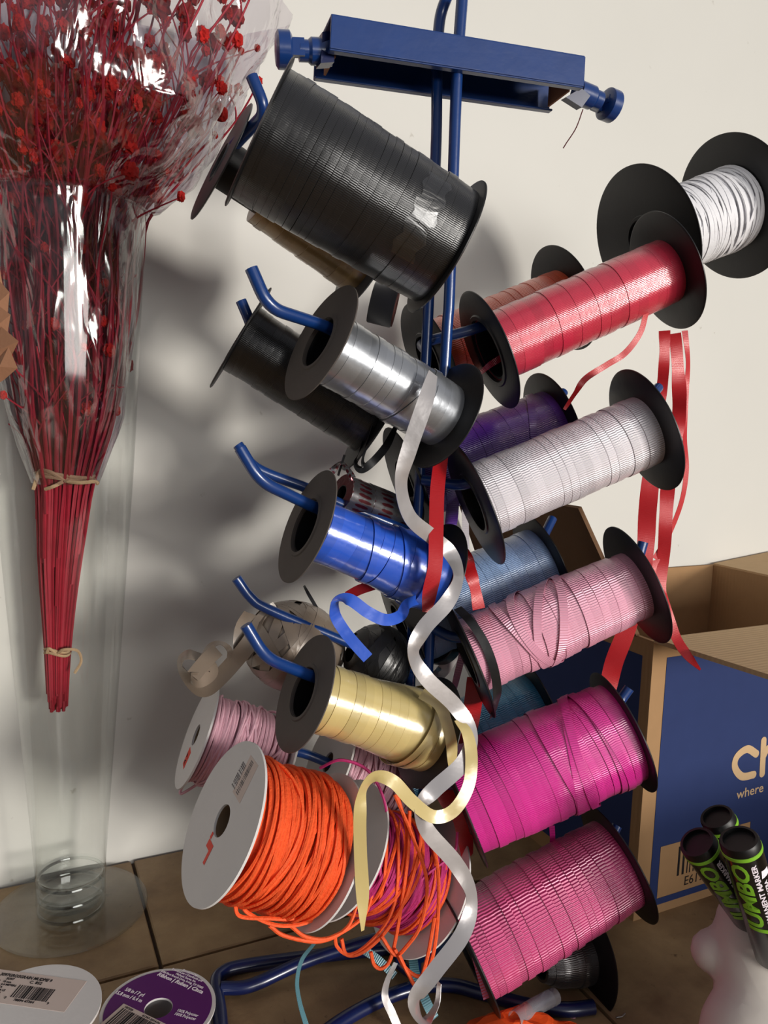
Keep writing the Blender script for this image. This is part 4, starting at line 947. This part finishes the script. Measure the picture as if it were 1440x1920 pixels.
# ---------------------------------------------------------------- glass vase with dried flowers
vc = ground(134, 1705); DV = dist_of(vc)
vase = empty('glass_vase', (float(vc[0]), float(vc[1]), 0)); tag(vase, 'tall flared clear glass vase with a round foot, at the left against the wall', 'vase')
def vz(px, py):
    p = vert(px, py, DV); v = B.T @ (p-CAM); return p[2], v[2]
prof_px = [(385, 153), (600, 140), (850, 125), (1050, 109), (1250, 93), (1450, 76), (1600, 64), (1655, 61), (1690, 59)]
prof = []
for y, w_ in prof_px:
    z_, dp = vz(132, y); prof.append((w_*dp/F, z_))
I4 = Matrix.Identity(4)
b = MB(); pz = sorted(prof, key=lambda a: a[1]); pc = catmull([(r, z) for r, z in pz[1:]], 6); zb0 = vz(132, 1640)[0]; b.lathe([(pc[0][0], .006)]+[tuple(p) for p in pc], I4, 96); b.lathe([(0, zb0-.004), (pc[2][0]*.7, zb0-.002), (pc[2][0]*.95, zb0+.004)], I4, 64)
b.build('bowl', 'vase_glass', vase, True)
rt = pz[-1]; b = MB(); b.lathe([(rt[0]+.0014*math.cos(a), rt[1]+.0014*math.sin(a)) for a in np.linspace(0, 2*PI, 9)[:-1]], I4, 96, True); b.build('rim', 'vase_glass', vase, True)
zb, db = vz(132, 1632); z2, _ = vz(132, 1690); r0 = 61*db/F
b = MB(); 
for yy in (1640, 1668, 1696):
    zr, dr = vz(132, yy); rr_ = r0*.985; b.lathe([(rr_-.0012+.0014*math.cos(a), zr+.0014*math.sin(a)) for a in np.linspace(0, 2*PI, 9)[:-1]], I4, 64, True)
zq = vz(132, 1672)[0]; b.lathe([(0, zq-.002), (r0*.6, zq-.001), (r0*.9, zq+.003), (r0*.985, zq+.008)], I4, 64); b.lathe([(0, .010), (r0*.9, .011), (r0*.97, .016)], I4, 64)
b.build('stem', 'vase_glass', vase, True)
b = MB(); RF = 137*vz(132, 1705)[1]/F; b.lathe([(0, .0005), (RF-.001, .0005), (RF, .0018), (RF-.001, .0032), (r0*1.25, .0036), (r0*1.0, .0055), (0, .0056)], I4, 96); b.build('foot', 'foot_glass', vase, True)

bq = empty('dried_flower_bouquet', vert(108, 1332, DV)); tag(bq, 'tall bunch of dried crimson flowers tied with twine, standing in the glass vase', 'dried flowers')
YS = [1335, 1200, 1060, 905, 800, 700, 600, 480, 400, 300, 200, 100, 0, -120]
CX = [108, 108, 112, 122, 128, 130, 128, 125, 125, 128, 133, 140, 150, 158]
HW = [15, 22, 36, 50, 78, 96, 108, 118, 130, 190, 250, 300, 330, 360]
def bpoint(y, u, v):
    cx_ = np.interp(-y, [-a for a in YS], CX); hw = np.interp(-y, [-a for a in YS], HW)
    z_ = vz(cx_, y)[1]; p = vert(cx_+u*hw, y, DV); 
    back = min(hw*z_/F, .10 if y > 385 else .12)
    q = p+np.array([B[0, 2], B[1, 2], 0])*v*back; q[1] = min(q[1], wy-.006); return q
q = random.Random(11)
heads = []; NST = 96
extra = MB()
for k in range(NST+110):
    a = q.uniform(0, 2*PI); rr = math.sqrt(q.random()); u, v = rr*math.cos(a), rr*math.sin(a)
    b = MB(); top = q.uniform(-110, 260) if k % 4 else q.uniform(300, 760); ys_ = np.linspace(q.uniform(1290, 1335) if k % 3 else q.uniform(950, 1150), top, 16); ju, jv = 0, 0; P = []
    for j, y in enumerate(ys_):
        ju += q.gauss(0, .045); jv += q.gauss(0, .05); f_ = min(1, max(0, (1000-y)/400)); P.append(bpoint(y, np.clip(u+ju*f_, -1.05, 1.02), np.clip(v+jv*f_, -1, 1)))
    P = catmull(P, 3); rad = np.linspace(.0015, .0008, len(P)); (b.tube(P, rad, 5) if k < NST else extra.tube(P, rad, 4))
    if k >= NST: b = extra
    # side twigs
    for t in range(4):
        i = q.randint(int(len(P)*.42), len(P)-3); s = P[i]; d = nrm(P[i+1]-P[i]); sd = nrm(np.array([q.gauss(0, 1), q.gauss(0, .5), q.gauss(.2, .4)]))
        Lt = q.uniform(.02, .06); e1 = s+(d*.75+sd*.5)*Lt*.5; e2 = s+(d*.9+sd*.75)*Lt
        if e2[1] > wy-.01: continue
        if e2[2] < pz[-1][1]+.01:
            rr_ = np.hypot(*(e2[:2]-vc[:2])); lim = np.interp(e2[2], [p[1] for p in pz], [p[0] for p in pz])-.004
            if rr_ > lim: continue
        xx, yy, _ = prj(e2)
        if (xx > 380 and yy > 250) or xx > 490 or yy > 800: continue
        b.tube(catmull([s, e1, e2], 4), np.linspace(.0009, .0005, 9), 4); heads.append(e2)
    heads.append(P[-1])
    if k < NST: b.build('stem', 'red_stem', bq)
tag(extra.build('thin_stems', 'red_stem', bq), kind='stuff')
# seed heads, a handful of shapes reused
shapes = []
for s in range(5):
    b = MB(); r_ = np.random.default_rng(s)
    import bmesh
    bm = bmesh.new(); bmesh.ops.create_icosphere(bm, subdivisions=3, radius=1)
    for v in bm.verts:
        k = .9+.22*math.sin(7*v.co.x+s)*math.cos(6*v.co.y+s)+.34*r_.random(); v.co *= k; v.co.z *= 1.15
        if v.co.z > .7: v.co.z *= 1.25
    me = bpy.data.meshes.new('seed_head'); bm.to_mesh(me); bm.free(); me.materials.append(MATS['red_head']); shapes.append(me)
q.shuffle(heads)
def vis_ok(p):
    x, y, z = prj(p); return -40 < x < 495 and -30 < y < 800
hv = [p for p in heads if vis_ok(p)]
top_ = [p for p in hv if prj(p)[1] < 380]; low_ = [p for p in hv if prj(p)[1] >= 380]
sel = top_[:88]+low_[:12]
for p in sel:
    o = bpy.data.objects.new('seed_head', shapes[q.randint(0, 4)]); col.objects.link(o); o.parent = bq
    s = q.uniform(.0036, .0064); o.matrix_basis = bq.matrix_basis.inverted() @ Matrix.Translation(Vector(p.tolist())) @ Matrix.Rotation(q.uniform(0, 6), 4, 'Z') @ Matrix.Rotation(q.uniform(-.8, .8), 4, 'X') @ Matrix.Diagonal((s, s, s, 1))
b = MB()
for p in top_[88:88+330]+low_[12:60]:
    me = shapes[q.randint(0, 4)]; s = q.uniform(.0022, .0045); V = np.array([v.co[:] for v in me.vertices])*s+p; b.add(V, [tuple(f.vertices) for f in me.polygons])
if b.n: tag(b.build('small_seed_heads', 'red_head', bq), kind='stuff')
# twine ties
def tie(y, hw, rr, ends):
    b = MB(); c = bpoint(y, 0, 0); z_ = prj(c)[2]; R_ = hw*z_/F; th = np.linspace(0, 2*PI, 40, endpoint=False)
    for k in range(2):
        P = np.array([c+np.array([R_*math.cos(t), R_*math.sin(t), .003*k+.002*math.sin(t*2)]) for t in th]); b.tube(P, rr, 6, closed=True)
    for e_ in ends: loop_px(b, e_, rr)
    b.build('twine', 'twine', bq)['label'] = 'pale brown twine tie'
zt = prj(bpoint(905, 0, -1))[2]
tie(895, 52, .0016, [[(120, 900, zt), (95, 885, zt-.004), (75, 883, zt), (68, 900, zt), (62, 918, zt)], [(122, 902, zt), (150, 905, zt-.003), (178, 903, zt), (184, 908, zt)], [(118, 903, zt), (100, 912, zt-.003), (85, 917, zt)]])
zt = prj(bpoint(1220, 0, -1))[2]
tie(1222, 22, .0013, [[(108, 1225, zt), (120, 1218, zt-.004), (145, 1220, zt), (152, 1240, zt), (140, 1262, zt)], [(106, 1226, zt), (92, 1216, zt-.003), (88, 1224, zt)]])

# cellophane sleeve: sharply creased film round the bunch
cel = MB(); nth, nh = 150, 90
cy_ = [905, 780, 640, 500, 400, 330, 250, 150, 50, -60]; cw = [58, 98, 122, 132, 140, 215, 285, 335, 372, 400]; cxx = [122, 126, 122, 122, 124, 118, 110, 112, 118, 122]
rngc = np.random.default_rng(21); K = 9
def fold(t, h):
    s = 0
    for a_, f1, f2, p_ in FO: s += a_*(2*abs(((f1*t/(2*PI)*1.0+f2*h+p_) % 1)-.5)*2-1)
    return s
FO = [(.045, 3, .9, .1), (.038, 7, -1.1, .6), (.022, 11, 1.7, .3), (.010, 19, -2.6, .8)]
V = []
for i in range(nh+1):
    y = np.interp(i/nh, np.linspace(0, 1, len(cy_)), cy_); c = vert(np.interp(-y, [-a for a in cy_], cxx), y, DV); z_ = prj(c)[2]; rad = np.interp(-y, [-a for a in cy_], cw)*z_/F
    for j in range(nth):
        t = 2*PI*j/nth; k = 1+fold(t, i/nh*2.2)*(1.2 if y < 390 else .9)+rngc.normal(0, .0015)
        k = min(k, 1.12)
        r_ = rad*k; dy = min(1, .125/max(rad, 1e-3)) ; p = c+np.array([r_*math.cos(t), r_*math.sin(t)*(dy if y < 395 else 1), 0])
        if y >= 385:
            lim = np.interp(p[2], [a[1] for a in pz], [a[0] for a in pz])-.003; dxy = p[:2]-vc[:2]; n_ = np.hypot(*dxy)
            if n_ > lim: p[:2] = vc[:2]+dxy*lim/n_
        p[1] = min(p[1], wy-.004); V.append(p)
cel.add(V, [(i*nth+j, i*nth+(j+1) % nth, (i+1)*nth+(j+1) % nth, (i+1)*nth+j) for i in range(nh) for j in range(nth)])
cs = cel.build('cellophane_wrap', 'cellophane'); tag(cs, 'crinkled clear cellophane wrapped around the crimson dried flowers', 'cellophane')

# kraft paper at the left edge
b = MB()
kp = [[(-40, 470, .50), (-5, 480, .50), (10, 560, .495), (-20, 600, .50)], [(-30, 520, .50), (0, 528, .495), (18, 548, .49), (12, 612, .492), (-25, 640, .50)], [(-30, 560, .50), (0, 575, .49), (20, 590, .487), (14, 625, .49), (-30, 700, .50)],
      [(-40, 620, .50), (2, 612, .488), (35, 640, .48), (20, 670, .486), (-4, 694, .49), (-40, 700, .50)], [(-30, 660, .495), (-4, 672, .487), (16, 650, .483), (33, 690, .48), (8, 712, .485), (-30, 735, .49)]]
for poly in kp:
    P = np.array([at(*p) for p in poly]); c = P.mean(0)-ray(0, 600)*.006; n = len(P); P2 = P+ray(0, 600)*.0006
    b.add(np.r_[P, [c], P2, [c+ray(0, 600)*.0006]], [(i, (i+1) % n, n) for i in range(n)]+[((i+1) % n+n+1, i+n+1, 2*n+1) for i in range(n)]+[(i, i+n+1, (i+1) % n+n+1, (i+1) % n) for i in range(n)])
ko = b.build('kraft_paper', 'kraft_paper', flat=True); tag(ko, 'folded brown kraft paper edge poking in at the left side', 'paper')

# ---------------------------------------------------------------- low box added out of view to shade the lower right
shade_box = empty('cardboard_box', (.80, .02, 0)); tag(shade_box, 'unseen low cardboard box added beyond the right edge to shade the lower right', 'box')
b = MB(); b.box((.80, .02, .0725), (.36, .16, .145)); b.build('body', 'cardboard', shade_box, flat=True)
b = MB(); b.box((.80, -.02, .147), (.366, .084, .004)); b.build('flap', 'cardboard_light', shade_box, flat=True)
b = MB(); b.box((.80, .064, .147), (.366, .082, .004)); b.build('flap', 'cardboard_light', shade_box, flat=True)

# ---------------------------------------------------------------- light, world, camera
sun = bpy.data.lights.new('sun', 'SUN'); so = bpy.data.objects.new('sun', sun); col.objects.link(so)
sun.energy = 2.75; sun.angle = math.radians(9); sun.color = (1, .94, .86)
ld = nrm([.36, -.92, .085]); so.rotation_euler = Vector(ld.tolist()).to_track_quat('Z', 'Y').to_euler()
wl = bpy.data.lights.new('assumed_window_light', 'AREA'); wo = bpy.data.objects.new('assumed_window_light', wl); col.objects.link(wo)  # area light added behind the camera for broad highlights; the unseen window is assumed
wl.shape = 'RECTANGLE'; wl.size = 1.5; wl.size_y = .42; wl.energy = 31; wl.color = (1, .97, .93)
tgt = at(800, 900, .6); wdir = nrm(B @ np.array([.60, .03, -.80])); wdir[2] = .07; wdir = nrm(wdir); wp = tgt+wdir*2.3
Mw = frame(wp, wdir); Mw = Mw @ Matrix.Rotation(PI/2, 4, 'Z'); wo.matrix_world = Mw
wd_ = bpy.data.worlds.new('w'); scn.world = wd_; wd_.use_nodes = True; nt = wd_.node_tree; bg = nt.nodes['Background']
tc = nt.nodes.new('ShaderNodeTexCoord'); sx = nt.nodes.new('ShaderNodeSeparateXYZ'); nt.links.new(tc.outputs['Generated'], sx.inputs[0])
cr = nt.nodes.new('ShaderNodeValToRGB'); cr.color_ramp.elements[0].position = .40; cr.color_ramp.elements[0].color = (.05, .045, .04, 1); cr.color_ramp.elements[1].position = .75; cr.color_ramp.elements[1].color = (.38, .38, .41, 1)
mr = nt.nodes.new('ShaderNodeMapRange'); mr.inputs[1].default_value = -1; mr.inputs[2].default_value = 1; nt.links.new(sx.outputs[2], mr.inputs[0]); nt.links.new(mr.outputs[0], cr.inputs[0])
nt.links.new(cr.outputs[0], bg.inputs[0]); bg.inputs[1].default_value = 1.0

cam = bpy.data.cameras.new('camera'); co = bpy.data.objects.new('camera', cam); col.objects.link(co)
cam.sensor_fit = 'VERTICAL'; cam.sensor_height = 36; cam.lens = F/1920*36; cam.clip_start = .01
Mc = Matrix.Identity(4)
for i in range(3):
    Mc[i][0] = B[i, 0]; Mc[i][1] = -B[i, 1]; Mc[i][2] = -B[i, 2]; Mc[i][3] = CAM[i]
co.matrix_world = Mc; scn.camera = co
scn.view_settings.view_transform = 'Standard'; scn.view_settings.look = 'None'; scn.view_settings.gamma = 1; scn.view_settings.use_curve_mapping = False
scn.view_settings.exposure = -.36
